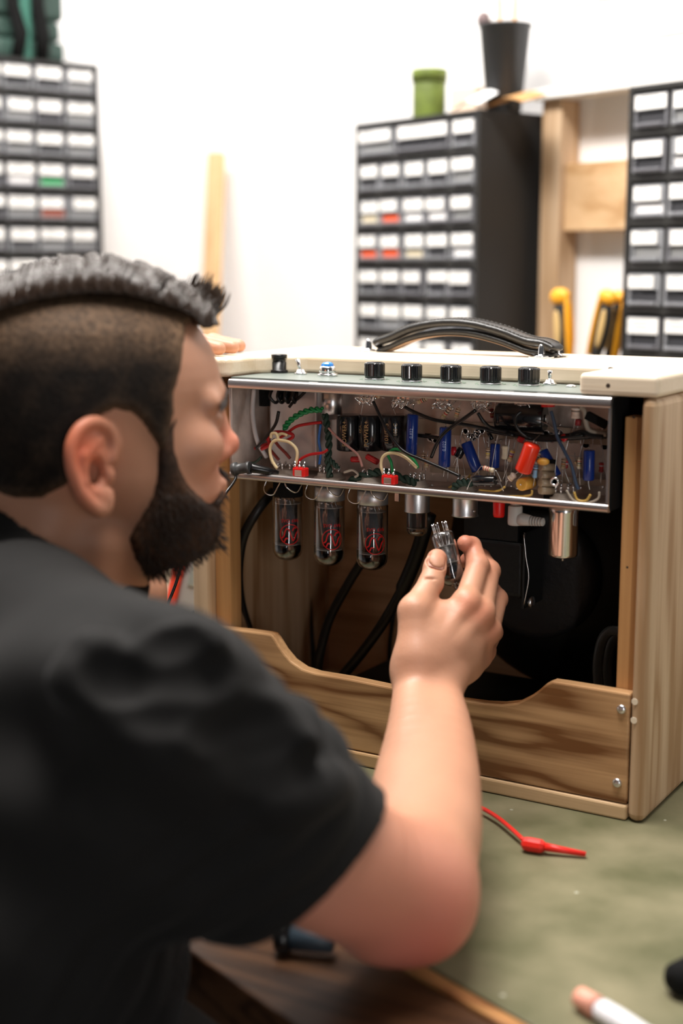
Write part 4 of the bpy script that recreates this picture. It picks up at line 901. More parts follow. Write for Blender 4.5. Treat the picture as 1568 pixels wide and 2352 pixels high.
# ================================================================== bench clutter
p = [atz(px, py, z_) for (px, py), z_ in zip([(1035, 1848), (1080, 1848), (1106, 1856), (1140, 1876), (1172, 1902), (1202, 1930)], [.003, .006, .007, .007, .007, .006])]
r = thing('test_clip', 'red test clip with red lead lying on the olive mat', 'test clip', atz(1225, 1945, .0003))
part('wire', MB().tube(spline(p, 8), .0019, 10), mat('red_lead', (.75, .02, .012), .4), r)
a = atz(1198, 1936, .0068); b = atz(1250, 1945, .0066); c = atz(1345, 1962, .0034)
part('clip_body', MB().lathe(a, b-a, [(0, .003), (.002, .0055), (.006, .0062), (np.linalg.norm(b-a)-.003, .0060), (np.linalg.norm(b-a), .0040)], 8, smooth=False), mat('red_lead', (.75, .02, .012), .4), r, .0006)
part('nozzle', MB().tube([b, (b*2+c)/3, c], [.0036, .0030, .0022], 12), mat('red_lead', (.75, .02, .012), .4), r)
# dark handle entering at right edge
a = atz(1545, 2255, .012); b = a+nrm(np.array([RT[0]*1+FW[0]*.75, RT[1]*1+FW[1]*.75, 0]))*.10
r = thing('hand_tool', 'black rounded tool handle at the lower right frame edge', 'tool', atz(1545, 2255, .0))
part('grip', MB().lathe(a, b-a, [(-.002, .004), (0, .008), (.004, .0112), (.02, .0118), (.09, .010), (.1, .006)], 24), M_blackm, r)
part('shaft', MB().cyl(b, b+nrm(b-a)*.08, .003), M_steel, r)
# pink and white tube of paste at the bottom edge
a = atz(1335, 2292, .008); b = atz(1420, 2345, .008); d = nrm(b-a); b = a+d*.09
r = thing('squeeze_tube', 'small white tube with salmon cap at the bottom edge of the mat', 'tube', atz(1380, 2320, .0))
part('cap', MB().lathe(a, d, [(-.004, .004), (-.002, .0068), (.014, .0076), (.0145, .006)], 20), mat('salmon_cap', (.80, .36, .26), .5), r)
q = MB(); q.lathe(a+d*.0148, d, [(0, .0045), (.004, .0075), (.02, .0078), (.07, .0065)], 20); part('tube_body', q, mat('tube_white', (.78, .77, .80), .45), r)
# dark marking pen under the elbow, half on the plank
a = np.array(RP(2.16, 1.165, .0)); a = atz(632, 2150, .0085); b = atz(712, 2157, .0085)
r = thing('bench_knob', 'round black knob with dark blue body beneath the elbow', 'tool', atz(650, 2155, -.004))
d = nrm(b-a); part('knob_end', MB().lathe(a, d, [(0, .008), (.002, .0115), (.010, .0115), (.0115, .009)], 24), M_black, r)
part('blue_body', MB().lathe(a+d*.0116, d, [(0, .0085), (.03, .0080), (.031, .006)], 12), mat('slate_blue_plastic', (.03, .045, .06), .5), r)
# multimeter and clutter behind the amplifier's left side
def boxat(px, py, w_, sx, sy, sz, zb=0):
    p = atw(px, py, w_); p[2] = zb; return p
zz = atw(420, 1440, 1.75)[2]
base = atw(445, 1400, 1.72); base[2] = .0002
Rz = Matrix.Translation(Vector(base)) @ Matrix.Rotation(math.radians(31), 4, 'Z') @ Matrix.Rotation(math.radians(14), 4, 'Y')
r = thing('multimeter', 'grey multimeter in orange red holster leaning at the left behind the amplifier', 'multimeter', base)
part('meter_body', MB().box((-.040, -.014, .004), (.040, .016, .150)), mat('meter_grey', (.40, .40, .40), .5), r, .008, 3, M=Rz)
q = MB(); q.tube(spline([Vector((-.044, -.012, .01)), Vector((-.045, -.013, .07)), Vector((-.044, -.012, .135)), Vector((-.034, -.012, .153)), Vector((.0, -.012, .156)), Vector((.034, -.012, .153)), Vector((.044, -.012, .135)), Vector((.045, -.013, .07)), Vector((.044, -.012, .01))], 6), .007, 10); part('holster_rim', q, mat('orange_red_rubber', (.85, .07, .03), .5), r, M=Rz)
part('screen', MB().box((-.030, -.0155, .098), (.030, -.0142, .132)), mat('meter_screen', (.32, .35, .33), .2), r, M=Rz)
part('dial', MB().lathe((0, -.0142, .055), (0, -1, 0), [(0, .020), (.004, .019), (.005, .010)], 24), M_blackm, r, M=Rz)
def clutter(name, cat, lab, px, py, w_, dims, m, zb=.0002, bev=.003):
    p = atw(px, py, w_); p[2] = zb; M = Matrix.Translation(Vector(p)) @ Matrix.Rotation(math.radians(35), 4, 'Z')
    o = obj(name, MB().box((-dims[0]/2, -dims[1]/2, 0), (dims[0]/2, dims[1]/2, dims[2])), m, None, bev, M=M); tag(o, lab, cat); return o
clutter('white_carton', 'box', 'white carton standing behind the multimeter at far left of bench', 425, 1300, 2.05, (.12, .06, .20), mat('carton_white', (.72, .70, .70), .7))
clutter('grey_power_supply', 'box', 'grey box behind the man on the bench, left of the multimeter', 330, 1380, 1.92, (.11, .08, .13), mat('warm_grey', (.42, .40, .38), .6))
clutter('cream_tin', 'tin', 'small cream tin before the grey box, under the beard', 362, 1350, 1.80, (.035, .035, .155), mat('cream_tin_paint', (.85, .72, .55), .5), bev=.01)
clutter('orange_box', 'box', 'orange box on the far left of the bench behind the amplifier', 425, 1460, 1.62, (.05, .03, .035), mat('orange_card', (.85, .30, .04), .5))
# ================================================================== the person: bodies are level sets meshed with OpenVDB
class Grid:
    def __init__(s, lo, hi, h):
        s.lo = np.array(lo, float); s.h = h; s.n = np.ceil((np.array(hi)-s.lo)/h).astype(int)+1
        s.F = np.full(tuple(s.n), .05, np.float32)
    def sub(s, lo, hi):
        a = np.clip(np.floor((np.array(lo)-s.lo)/s.h).astype(int), 0, s.n); b = np.clip(np.ceil((np.array(hi)-s.lo)/s.h).astype(int)+1, 0, s.n)
        if (b <= a).any(): return None, None
        ax = [s.lo[i]+s.h*np.arange(a[i], b[i]) for i in range(3)]
        return (slice(a[0], b[0]), slice(a[1], b[1]), slice(a[2], b[2])), np.meshgrid(*ax, indexing='ij', sparse=True)
    def apply(s, fn, lo, hi, k, mode='u'):
        sl, P = s.sub(lo, hi)
        if sl is None: return
        d = fn(*P).astype(np.float32); f = s.F[sl]
        if mode == 'u': hh = np.maximum(k-np.abs(f-d), 0)/max(k, 1e-6); s.F[sl] = np.minimum(f, d)-hh*hh*k*.25
        elif mode == 's': d = -d; hh = np.maximum(k-np.abs(f-d), 0)/max(k, 1e-6); s.F[sl] = np.maximum(f, d)+hh*hh*k*.25
        elif mode == 'i': hh = np.maximum(k-np.abs(f-d), 0)/max(k, 1e-6); s.F[sl] = np.maximum(f, d)+hh*hh*k*.25
        elif mode == 'add': s.F[sl] = f+d
    def cap(s, a, b, r1, r2=None, k=.004, mode='u', m=.02):
        a = np.array(a, float); b = np.array(b, float); r2 = r1 if r2 is None else r2; ab = b-a; L2 = ab@ab+1e-12; R_ = max(r1, r2)+m
        def fn(X, Y, Z):
            t = np.clip(((X-a[0])*ab[0]+(Y-a[1])*ab[1]+(Z-a[2])*ab[2])/L2, 0, 1)
            return np.sqrt((X-a[0]-t*ab[0])**2+(Y-a[1]-t*ab[1])**2+(Z-a[2]-t*ab[2])**2)-(r1+(r2-r1)*t)
        s.apply(fn, np.minimum(a, b)-R_, np.maximum(a, b)+R_, k, mode)
    def chain(s, pts, rads, k=.01, mode='u', m=.03, n=6):
        S = spline([np.append(np.array(p, float), r_) for p, r_ in zip(pts, rads)], n); A = np.array(S); R_ = A[:, 3].max()+m
        def fn(X, Y, Z):
            best = None
            for a, b in zip(A[:-1], A[1:]):
                ab = b[:3]-a[:3]; L2 = ab@ab+1e-12; t = np.clip(((X-a[0])*ab[0]+(Y-a[1])*ab[1]+(Z-a[2])*ab[2])/L2, 0, 1)
                d = np.sqrt((X-a[0]-t*ab[0])**2+(Y-a[1]-t*ab[1])**2+(Z-a[2]-t*ab[2])**2)-(a[3]+(b[3]-a[3])*t); best = d if best is None else np.minimum(best, d)
            return best
        s.apply(fn, A[:, :3].min(0)-R_, A[:, :3].max(0)+R_, k, mode)
    def ell(s, c, axes, rad, k=.004, mode='u', m=.02):
        """axes: 3x3 rows = unit axes"""
        c = np.array(c, float); A = np.array(axes); rad = np.array(rad, float); R_ = rad.max()+m
        def fn(X, Y, Z):
            q = [((X-c[0])*A[i, 0]+(Y-c[1])*A[i, 1]+(Z-c[2])*A[i, 2])/rad[i] for i in range(3)]
            g = np.sqrt(q[0]**2+q[1]**2+q[2]**2); g2 = np.sqrt((q[0]/rad[0])**2+(q[1]/rad[1])**2+(q[2]/rad[2])**2)
            return g*(g-1)/np.maximum(g2, 1e-6)
        s.apply(fn, c-R_, c+R_, k, mode)
    def plane(s, p, n, k=.002):
        p = np.array(p); n = nrm(n); s.apply(lambda X, Y, Z: (X-p[0])*n[0]+(Y-p[1])*n[1]+(Z-p[2])*n[2], s.lo, s.lo+s.h*s.n, k, 'i')
    def mesh(s):
        g = vdb.FloatGrid(.03); F = np.clip(s.F, -.03, .03); F[0] = F[-1] = .03; F[:, 0] = F[:, -1] = .03; F[:, :, 0] = F[:, :, -1] = .03
        g.copyFromArray(F); v, q = g.convertToQuads(isovalue=0.0)
        return np.array(v, float)*s.h+s.lo, np.array(q)[:, ::-1]

def mesh_obj(name, pieces, mats, parent=None, colf=None, cname='tint'):
    vs = []; fs = []; b = 0
    for v, q in pieces: vs.append(v); fs.append(q+b); b += len(v)
    V = np.concatenate(vs); F = np.concatenate(fs)
    off = np.zeros(3); p = parent
    while p is not None: off += np.array(p.location); p = p.parent
    me = bpy.data.meshes.new(name); me.vertices.add(len(V)); me.vertices.foreach_set('co', (V-off).astype(np.float32).ravel())
    me.loops.add(len(F)*4); me.loops.foreach_set('vertex_index', F.ravel().astype(np.int32)); me.polygons.add(len(F)); me.polygons.foreach_set('loop_start', np.arange(0, len(F)*4, 4, dtype=np.int32)); me.polygons.foreach_set('loop_total', np.full(len(F), 4, np.int32))
    me.polygons.foreach_set('use_smooth', np.ones(len(F), bool)); me.update(calc_edges=True)
    if colf is not None:
        c = colf(V); a = me.color_attributes.new(cname, 'FLOAT_COLOR', 'POINT'); a.data.foreach_set('color', np.concatenate([c, np.ones((len(c), 1))], 1).astype(np.float32).ravel())
    return link(name, me, mats, parent)

def noise3(V, sc, seed=0):
    r = np.random.RandomState(seed); out = np.zeros(len(V))
    for i in range(9):
        d = r.normal(size=3); d /= np.linalg.norm(d); out += np.sin(V@d*sc*(.6+.9*r.rand())+r.rand()*6.28)
    return out/4.5

# ---------------------------------------------------------------- head frame
TH = math.radians(20)
HORI = nrm([RT[0]*math.cos(TH)+FW[0]*math.sin(TH)/math.cos(PITCH), RT[1]*math.cos(TH)+FW[1]*math.sin(TH)/math.cos(PITCH), 0])
HF = HORI; HR = nrm(np.cross(HF, [0, 0, 1])); HU = np.array([0, 0, 1.])     # forward, the person's right (towards the camera), up
HO = atw(205, 1065, 1.106)
def hp(f, r_, u): return HO+HF*f+HR*r_+HU*u
HA = [HF, HR, HU]
def hpx(px, py, r_=0.0):
    """profile drawing -> head plane at sideways offset r_"""
    d = ray(px, py); c = HO+HR*r_; k = ((c-CAM_LOC)@HR)/(d@HR); p = CAM_LOC+d*k-HO; return p@HF, p@HU

# head slices: u, front f, back f, half width
SL = np.array([
    (-.120, .020, -.060, .030), (-.105, .045, -.050, .036), (-.093, .072, -.035, .040), (-.085, .086, -.02, .044), (-.072, .096, -.012, .050), (-.055, .1005, -.010, .056), (-.040, .1010, -.012, .0600), (-.028, .1035, -.03, .0630),
    (-.016, .1020, -.05, .066), (-.004, .1010, -.070, .0690), (.010, .0995, -.085, .0710), (.022, .0975, -.0930, .0720), (.034, .0960, -.098, .0725), (.046, .0985, -.1005, .0735), (.058, .1035, -.1015, .0745), (.068, .1035, -.1015, .0750),
    (.080, .1005, -.1000, .0745), (.092, .0955, -.0970, .0725), (.104, .0880, -.0915, .0685), (.115, .0770, -.0830, .0610), (.125, .0600, -.0690, .0495), (.132, .040, -.050, .035), (.136, .010, -.02, .012)])
SL[:, 0] = np.where(SL[:, 0] < 0, SL[:, 0]*.87, SL[:, 0]); SL[:, 1] = np.where((SL[:, 0] < -.03) & (SL[:, 0] > -.09), SL[:, 1]-.006, SL[:, 1])
def head_field(X, Y, Z):
    f = (X-HO[0])*HF[0]+(Y-HO[1])*HF[1]+(Z-HO[2])*HF[2]; r_ = (X-HO[0])*HR[0]+(Y-HO[1])*HR[1]; u = Z-HO[2]+0*f
    xf = np.interp(u, SL[:, 0], SL[:, 1]); xb = np.interp(u, SL[:, 0], SL[:, 2]); w_ = np.interp(u, SL[:, 0], SL[:, 3])
    c = (xf+xb)/2-.006; a = np.where(f > c, xf-c, c-xb); w2 = w_*(1-.08*np.clip((f-c)/np.maximum(a, .01), 0, 1)**1.5)
    e = 2.25; g = (np.abs((f-c)/a)**e+np.abs(r_/w2)**e)**(1/e); s_ = (g-1)*np.minimum(a, w2)*.9
    return np.maximum(s_, np.maximum(u-.1345, -.104-u))
def build_head(extra=0.0):
    lo = HO-np.array([.19, .19, .24]); hi = HO+np.array([.19, .19, .16])
    g = Grid(lo, hi, .0018); g.apply(head_field, lo, hi, .002)
    g.F = np.where(g.F > .045, .045, g.F)
    for _ in range(2):   # soften the slice steps
        F = g.F
        for ax in range(3): F = (np.roll(F, 1, ax)+2*F+np.roll(F, -1, ax))/4
        g.F = F
    g.ell(hp(-.010, 0, .052), HA, (.0935, .0755, .0845), .012)
    # neck, leaning down and back
    g.cap(hp(-.030, 0, -.020), hp(-.066, .0, -.185), .0560, .066, .020); g.cap(hp(.006, 0, -.068), hp(-.030, 0, -.17), .036, .050, .022)
    g.cap(hp(-.004, .040, -.056), hp(-.030, .022, -.150), .018, .020, .018)          # neck tendon
    if extra: return g
    # brow, cheekbones, nose, lips, chin
    for s_ in (-1, 1):
        g.cap(hp(.099, s_*.010, .051), hp(.087, s_*.045, .048), .0070, .0065, .012); g.ell(hp(.078, s_*.044, .016), HA, (.016, .014, .014), .020)
        g.ell(hp(.1000, s_*.031, .033), HA, (.010, .015, .008), .008, 's'); g.ell(hp(.0865, s_*.031, .033), HA, (.012, .013, .012), .003)
        g.cap(hp(.0985, s_*.022, .0365), hp(.092, s_*.043, .0360), .0028, .0028, .003)
        g.ell(hp(.103, s_*.010, .0055), HA, (.0080, .0055, .0060), .006)
    g.cap(hp(.100, 0, .044), hp(.1090, 0, .0155), .0065, .0072, .010); g.ell(hp(.1100, 0, .0110), HA, (.0090, .0088, .0080), .007); g.cap(hp(.113, 0, .010), hp(.102, 0, .002), .005, .006, .008)
    g.cap(hp(.1015, -.018, -.0185), hp(.1015, .018, -.0185), .0052, .0042, .005); g.cap(hp(.099, -.016, -.0275), hp(.099, .016, -.0275), .0060, .005, .005); g.cap(hp(.108, -.020, -.0230), hp(.108, .020, -.0230), .0018, .0018, .002, 's')
    g.ell(hp(.080, 0, -.058), HA, (.016, .022, .015), .014)
    # ears: a tilted plate with rim, antihelix, lobe and concha
    for s_ in (-1, 1):
        def ep(a, b, o=0): return hp(a*1.0+.0, s_*(.0725+o-(a*.55)), b)     # plate leans out towards the back
        pts = [(.003, .012), (.006, .024), (.001, .036), (-.010, .0415), (-.0215, .0375), (-.0285, .026), (-.0290, .012), (-.0250, -.002), (-.0185, -.014), (-.0095, -.0225), (-.003, -.0215), (-.001, -.012)]
        S = spline([np.array((a, b, 0)) for a, b in pts], 4)
        g.ell(ep(-.013, .010, .002), [HF*.88-HR*s_*.47, HR*s_*.88+HF*.47, HU], (.0165, .0045, .028), .003)
        for a, b in zip(S[:-1], S[1:]):
            t_ = (a[1]+.02)/.06; rr = .0040 if a[1] > -.008 else .0050
            g.cap(ep(a[0], a[1], .004), ep(b[0], b[1], .004), rr, rr, .0022)
        g.cap(ep(-.006, .028, .003), ep(-.020, .018, .004), .0030, .0035, .003); g.cap(ep(-.020, .018, .004), ep(-.019, .000, .004), .0035, .0035, .003); g.cap(ep(-.019, .000, .004), ep(-.010, -.010, .003), .0035, .004, .003)
        g.ell(ep(-.009, .004, .006), HA, (.0075, .008, .0115), .003, 's'); g.cap(ep(-.002, .001, .006), ep(.002, .0, -.010), .0035, .0030, .002, 's')
        g.ell(ep(.001, .001, .004), HA, (.0045, .0042, .0070), .002); g.ell(ep(-.009, -.016, .001), HA, (.0095, .0060, .0085), .004)
    return g
gh = build_head()

# ---------------------------------------------------------------- arms and hands
def P3(px, py, w_): return atw(px, py, w_)
ELB = P3(940, 2050, .965); SHR = P3(372, 1640, .845); NB = P3(50, 1435, 1.02); SHL = P3(-60, 1400, 1.14); ELL = P3(268, 1372, 1.27)
gl = Grid(np.array([-.06, -.62, -.01]), np.array([.30, .05, .34]), .0011)
# wrist, palm
WR = [P3(955, 1600, 1.192), P3(1010, 1605, 1.20)]
CAR = [P3(952, 1540, 1.207), P3(975, 1545, 1.205), P3(1000, 1552, 1.208), P3(1020, 1560, 1.216)]
MCP = [P3(1070, 1387, 1.233), P3(1104, 1410, 1.240), P3(1120, 1450, 1.253), P3(1108, 1495, 1.272)]
kk = .010
for c, m_, r0, r1 in zip(CAR, MCP, (.0165, .0165, .016, .0155), (.0118, .0112, .0112, .0110)): gl.cap(c, m_, r0, r1, kk)
for i in range(3): gl.cap(MCP[i]*.86+CAR[i]*.14, MCP[i+1]*.86+CAR[i+1]*.14, .0098, .0098, .006); gl.cap((MCP[i]+CAR[i])/2, (MCP[i+1]+CAR[i+1])/2, .0135, .0135, kk)
TC, TM, TI, TT_ = P3(955, 1510, 1.205), P3(952, 1404, 1.216), P3(990, 1338, 1.236), P3(1003, 1284, 1.250)
gl.cap(TC, TM, .0165, .0140, .012); gl.cap(CAR[0], TC, .017, .016, .012); gl.cap(P3(985, 1470, 1.216), P3(1010, 1410, 1.228), .0150, .0105, .012); gl.cap(P3(975, 1440, 1.222), P3(1000, 1415, 1.232), .013, .010, .010)
gl.cap(P3(1000, 1500, 1.215), P3(1060, 1460, 1.238), .018, .015, .012); gl.cap(P3(1030, 1540, 1.225), P3(1085, 1500, 1.26), .016, .014, .012)
gl.cap(TM, TI, .0128, .0102, .006); gl.cap(TI, TT_, .0104, .0090, .004); gl.ell((TI*.4+TT_*.6)-FW*.0005, [RT, UP, -FW], (.0100, .0125, .0085), .003)
FINGERS = [
    [MCP[0], P3(1097, 1300, 1.263), P3(1083, 1254, 1.277), P3(1068, 1248, 1.270)],
    [MCP[1], P3(1122, 1312, 1.276), P3(1104, 1282, 1.296), P3(1074, 1288, 1.292)],
    [MCP[2], P3(1141, 1376, 1.290), P3(1118, 1340, 1.309), P3(1088, 1348, 1.302)],
    [MCP[3], P3(1132, 1452, 1.303), P3(1112, 1420, 1.316), P3(1085, 1418, 1.308)]]
FR = [(.0112, .0100, .0086, .0074), (.0110, .0100, .0088, .0076), (.0104, .0094, .0084, .0074), (.0098, .0086, .0076, .0068)]
for F_, R_ in zip(FINGERS, FR):
    gf = Grid(gl.lo, gl.lo+gl.h*(gl.n-1), gl.h) if False else None
for F_, R_ in zip(FINGERS, FR):
    gl.cap(F_[0], F_[1], R_[0], R_[1], .0035); gl.cap(F_[1], F_[2], R_[1], R_[2], .0016); gl.cap(F_[2], F_[3], R_[2], R_[3], .0016)
    gl.ell(F_[1], [RT, UP, FW], (R_[1]*1.06,)*3, .002); gl.ell(F_[0]-FW*.002+UP*.002, [RT, UP, FW], (R_[0]*1.02,)*3, .006)
# extensor tendons, faint
for c, m_ in zip(CAR[:3], MCP[:3]): gl.cap(c*.5+m_*.5-FW*.0135, m_-FW*.0098, .0022, .0026, .008)
# skin folds on the thumb joint, nail bed
for a_, b_, r_ in (((972, 1318), (1006, 1314), .0011), ((976, 1330), (1008, 1331), .0010), ((974, 1306), (992, 1304), .0007)):
    m1 = P3(*a_, 1.2262); m2 = P3(*b_, 1.2262); gl.cap(m1, (m1+m2)/2-FW*.0005, r_, r_, .0012, 's'); gl.cap((m1+m2)/2-FW*.0005, m2, r_*.8, r_*.5, .0012, 's')
_u = nrm(TT_-TI); _o = -FW; _s = nrm(np.cross(_u, _o)); _c = TI*.10+TT_*.90; _pts = []
for _k in range(13):
    _a = math.pi*(1+_k/12); _x = 1.12*math.cos(_a); _y = -.2+1.0*math.sin(_a); _pts.append(_c+_s*_x*.0068+_u*_y*.0066+_o*(.0098-.0030*_x*_x))
_pts = [_pts[0]+_u*.006]+_pts+[_pts[-1]+_u*.006]
for _p, _q in zip(_pts[:-1], _pts[1:]): gl.cap(_p, _q, .0011, .0011, .0014, 's')
# forearm and upper arm

F1 = [P3(958, 1680, 1.155), P3(1015, 1680, 1.16)]; F2 = [P3(955, 1800, 1.10), P3(1005, 1800, 1.10)]; F3 = [P3(945, 1930, 1.03), P3(985, 1930, 1.035)]
for i in range(2):
    gl.chain([CAR[0] if i == 0 else CAR[3], WR[i], F1[i], F2[i], F3[i], ELB], [.0165, .0200, .0250, .0330, .0375, .0385], .010, n=4)
UA1 = P3(753, 1965, .915); gl.chain([ELB, UA1, P3(560, 1810, .88)], [.0385, .0485, .045], .030); gl.cap(P3(870, 2110, .955), P3(975, 2105, .965), .026, .022, .02)
gl.F = (np.roll(gl.F, 1, 2)+2*gl.F+np.roll(gl.F, -1, 2))/4; 
zz_ = gl.lo[2]+gl.h*np.arange(gl.n[2]); wt_ = np.clip((.120-zz_)/.03, 0, 1)[None, None, :].astype(np.float32); G_ = gl.F.copy()
for _ in range(3):
    for ax in range(3):
        for st in (5, 3): G_ = (np.roll(G_, st, ax)+2*G_+np.roll(G_, -st, ax))/4
gl.F = gl.F*(1-wt_)+(G_-.0012)*wt_
gl.F[:, :, :1] = .03
arm_piece = gl.mesh()
# left arm (mostly hidden by the head) and left hand resting on the cabinet top
HL0 = np.array([-.290, .055, .398]); 
g2 = Grid(np.minimum(np.minimum(SHL, ELL), HL0)-.09, np.maximum(np.maximum(SHL, ELL), HL0)+.12, .0016)
WL = np.array([-.326, .030, .384])
g2.cap(SHL, ELL, .050, .040, .02); g2.cap(ELL, (ELL+WL)/2, .040, .034, .02); g2.cap((ELL+WL)/2, WL, .034, .024, .02)
kn = [np.array([-.284, .012+i*.019, .3945]) for i in range(4)]
for i in range(4):
    g2.cap(WL+np.array([0, (i-1.5)*.010, .004]), kn[i], .0150, .0105, .010)
    L_ = (.036, .042, .040, .030)[i]; a = kn[i]+np.array([L_*.5, (i-1.5)*.003, .0060]); b = kn[i]+np.array([L_, (i-1.5)*.005, .0030]); c = b+np.array([.014, (i-1.5)*.002, -.0012])
    g2.cap(kn[i], a, .0095, .0084, .0022); g2.cap(a, b, .0084, .0076, .0018); g2.cap(b, c, .0076, .0068, .0018)
g2.cap(WL+np.array([.005, -.012, -.004]), WL+np.array([.03, -.035, .0065]), .014, .0105, .01); g2.cap(WL+np.array([.03, -.035, .0065]), WL+np.array([.062, -.040, .0068]), .0105, .0088, .004)
larm_piece = g2.mesh()
# torso under the shirt
HIP = P3(-190, 2720, .98)
def torso(g, e, k=.03):
    g.cap(P3(60, 1640, 1.00), P3(-60, 2150, .965), .105+e, .135+e, k, m=.04); g.cap(P3(-60, 2150, .965), HIP, .135+e, .145+e, k, m=.04)
    g.cap(P3(190, 1680, .90), P3(10, 2100, .89), .075+e, .085+e, k, m=.04)
    g.cap(P3(-30, 1600, 1.10), P3(-80, 2150, 1.06), .085+e, .10+e, k, m=.04)
    g.cap(NB, SHR, .040+e, .042+e, k, m=.04); g.cap(NB, SHL, .046+e, .048+e, k, m=.04); g.cap(P3(0, 1570, .98), SHR, .060+e, .048+e, k, m=.04)
tlo = np.array([-.75, -.95, -.55]); thi = np.array([.30, .02, .42])
gt = Grid(tlo, thi, .006); torso(gt, -.004); gt.cap(SHR, P3(560, 1800, .88), .044, .044, .02)
torso_piece = gt.mesh(); head_piece = gh.mesh()

# ---------------------------------------------------------------- skin
def skin_col(V):
    base = np.array([.50, .250, .155]); c = np.tile(base, (len(V), 1)); n = noise3(V, 70, 3)[:, None]; n2 = noise3(V, 220, 5)[:, None]
    c *= 1+.07*n+.03*n2
    def blob(p, r_, col, s_=1.0):
        nonlocal c
        d = np.linalg.norm(V-np.array(p), axis=1); w_ = np.exp(-(d/r_)**2)[:, None]*s_; c = c*(1-w_)+np.array(col)*w_
    red = (.62, .14, .08)
    for s_ in (-1, 1):
        blob(hp(-.022, s_*.088, .022), .026, (.68, .15, .07), .85); blob(hp(-.018, s_*.088, -.008), .018, (.62, .18, .10), .6)
    blob(hp(.112, 0, .010), .018, (.66, .17, .10), .75); blob(hp(.09, .03, .0), .03, (.62, .26, .17), .5)
    blob(ELB-UP*.02+RT*.01-FW*.03, .05, (.55, .13, .10), .8); blob(P3(800, 2080, .90), .06, (.60, .20, .14), .6)
    for m_ in MCP: blob(m_-FW*.012, .012, (.64, .22, .13), .55)
    for F_ in FINGERS: blob(F_[1], .014, (.60, .22, .13), .4); blob(F_[3], .014, (.60, .16, .10), .6)
    blob(TT_, .010, (.62, .22, .14), .5)
    return np.clip(c, 0, 1)
ms = bpy.data.materials.new('skin'); ms.use_nodes = True; nt = ms.node_tree; b = nt.nodes['Principled BSDF']; at_ = nt.nodes.new('ShaderNodeAttribute'); at_.attribute_name = 'tint'
nt.links.new(at_.outputs['Color'], b.inputs['Base Color']); b.inputs['Roughness'].default_value = .48; b.inputs['Subsurface Weight'].default_value = .12; b.inputs['Subsurface Radius'].default_value = (.012, .004, .002); b.inputs['Subsurface Scale'].default_value = .5; b.inputs['Specular IOR Level'].default_value = .4
tcn = nt.nodes.new('ShaderNodeTexCoord'); nn = nt.nodes.new('ShaderNodeTexNoise'); nn.inputs['Scale'].default_value = 420; nn.inputs['Detail'].default_value = 4; nt.links.new(tcn.outputs['Object'], nn.inputs['Vector'])
bp = nt.nodes.new('ShaderNodeBump'); bp.inputs['Strength'].default_value = .18; bp.inputs['Distance'].default_value = .0008; nt.links.new(nn.outputs['Fac'], bp.inputs['Height']); nt.links.new(bp.outputs['Normal'], b.inputs['Normal'])
man = mesh_obj('person', [head_piece, arm_piece, larm_piece, torso_piece], ms, None, skin_col)
tag(man, 'bearded person in a black t-shirt leaning at the bench, holding a glass tube', 'person')
mnail = mat('nail', (.74, .42, .34), .18, coat=.8)
# thumbnail
q = MB(); n = 8; vs = []
up_t = nrm(TT_-TI); out = -FW; sd = nrm(np.cross(up_t, out)); C0 = TI*.10+TT_*.90
for i in range(n+1):
    for j in range(n+1):
        x = (j/n-.5)*2; y = (i/n-.5)*2; wd = .0068*(1-.15*max(0, y)**3); vs.append(C0+RT*.0002+sd*x*wd+up_t*(y*.0066+.0014*(1-x*x)*(1 if y > 0 else 0)*y)+out*(.0104-.0026*x*x-.0016*max(0, y)**2))
q.add(vs, [(i*(n+1)+j, i*(n+1)+j+1, (i+1)*(n+1)+j+1, (i+1)*(n+1)+j) for i in range(n) for j in range(n)], 0, True)
o = part('thumbnail', q, mnail, man); sm_ = o.modifiers.new('s', 'SOLIDIFY'); sm_.thickness = .0006

# ---------------------------------------------------------------- shirt
slo = np.array([-.78, -.95, -.55]); shi = np.array([.28, .02, .42])
gs = Grid(slo, shi, .0032); torso(gs, .006)
HEM = P3(753, 1968, .917); SD = nrm(HEM-SHR)
gs.cap(SHR, (SHR*.45+HEM*.55), .056, .0580, .03, m=.04); gs.cap((SHR*.45+HEM*.55), HEM+SD*.03, .0585, .0545, .02, m=.03)
gs.cap(P3(250, 1900, .86), P3(560, 1980, .885), .060, .050, .03, m=.03)
def folds(X, Y, Z):
    s_ = (X-SHR[0])*SD[0]+(Y-SHR[1])*SD[1]+(Z-SHR[2])*SD[2]; xx = (X-SHR[0])*RT[0]+(Y-SHR[1])*RT[1]; yy = (X-SHR[0])*UP[0]+(Y-SHR[1])*UP[1]+(Z-SHR[2])*UP[2]; zz = (X-SHR[0])*FW[0]+(Y-SHR[1])*FW[1]+(Z-SHR[2])*FW[2]
    ph = s_*230+np.sin(yy*38+xx*9)*1.5+.8*np.sin(zz*60+yy*25); m1 = np.exp(-((s_-.085)/.055)**2)
    a = (np.sin(ph)+.35*np.sin(ph*1.9+1.3))*.0022*m1
    ph2 = (yy*.8+xx*.35)*95+np.sin(xx*30)*1.3+np.sin(zz*22)*1.2; m2 = np.exp(-((s_+.04)/.11)**2)
    return a+np.sin(ph2)*.0030*m2+.0012*np.sin(X*47+Y*31)*np.sin(Z*53)
gs.apply(folds, slo, shi, 0, 'add')
def surf(px, py, g):
    d = ray(px, py); w_ = .6
    while w_ < 1.3:
        q_ = ((CAM_LOC+d*w_)-g.lo)/g.h; i_ = np.round(q_).astype(int)
        if (i_ >= 0).all() and (i_ < g.n).all() and g.F[tuple(i_)] < 0: return CAM_LOC+d*w_
        w_ += .002
    return None
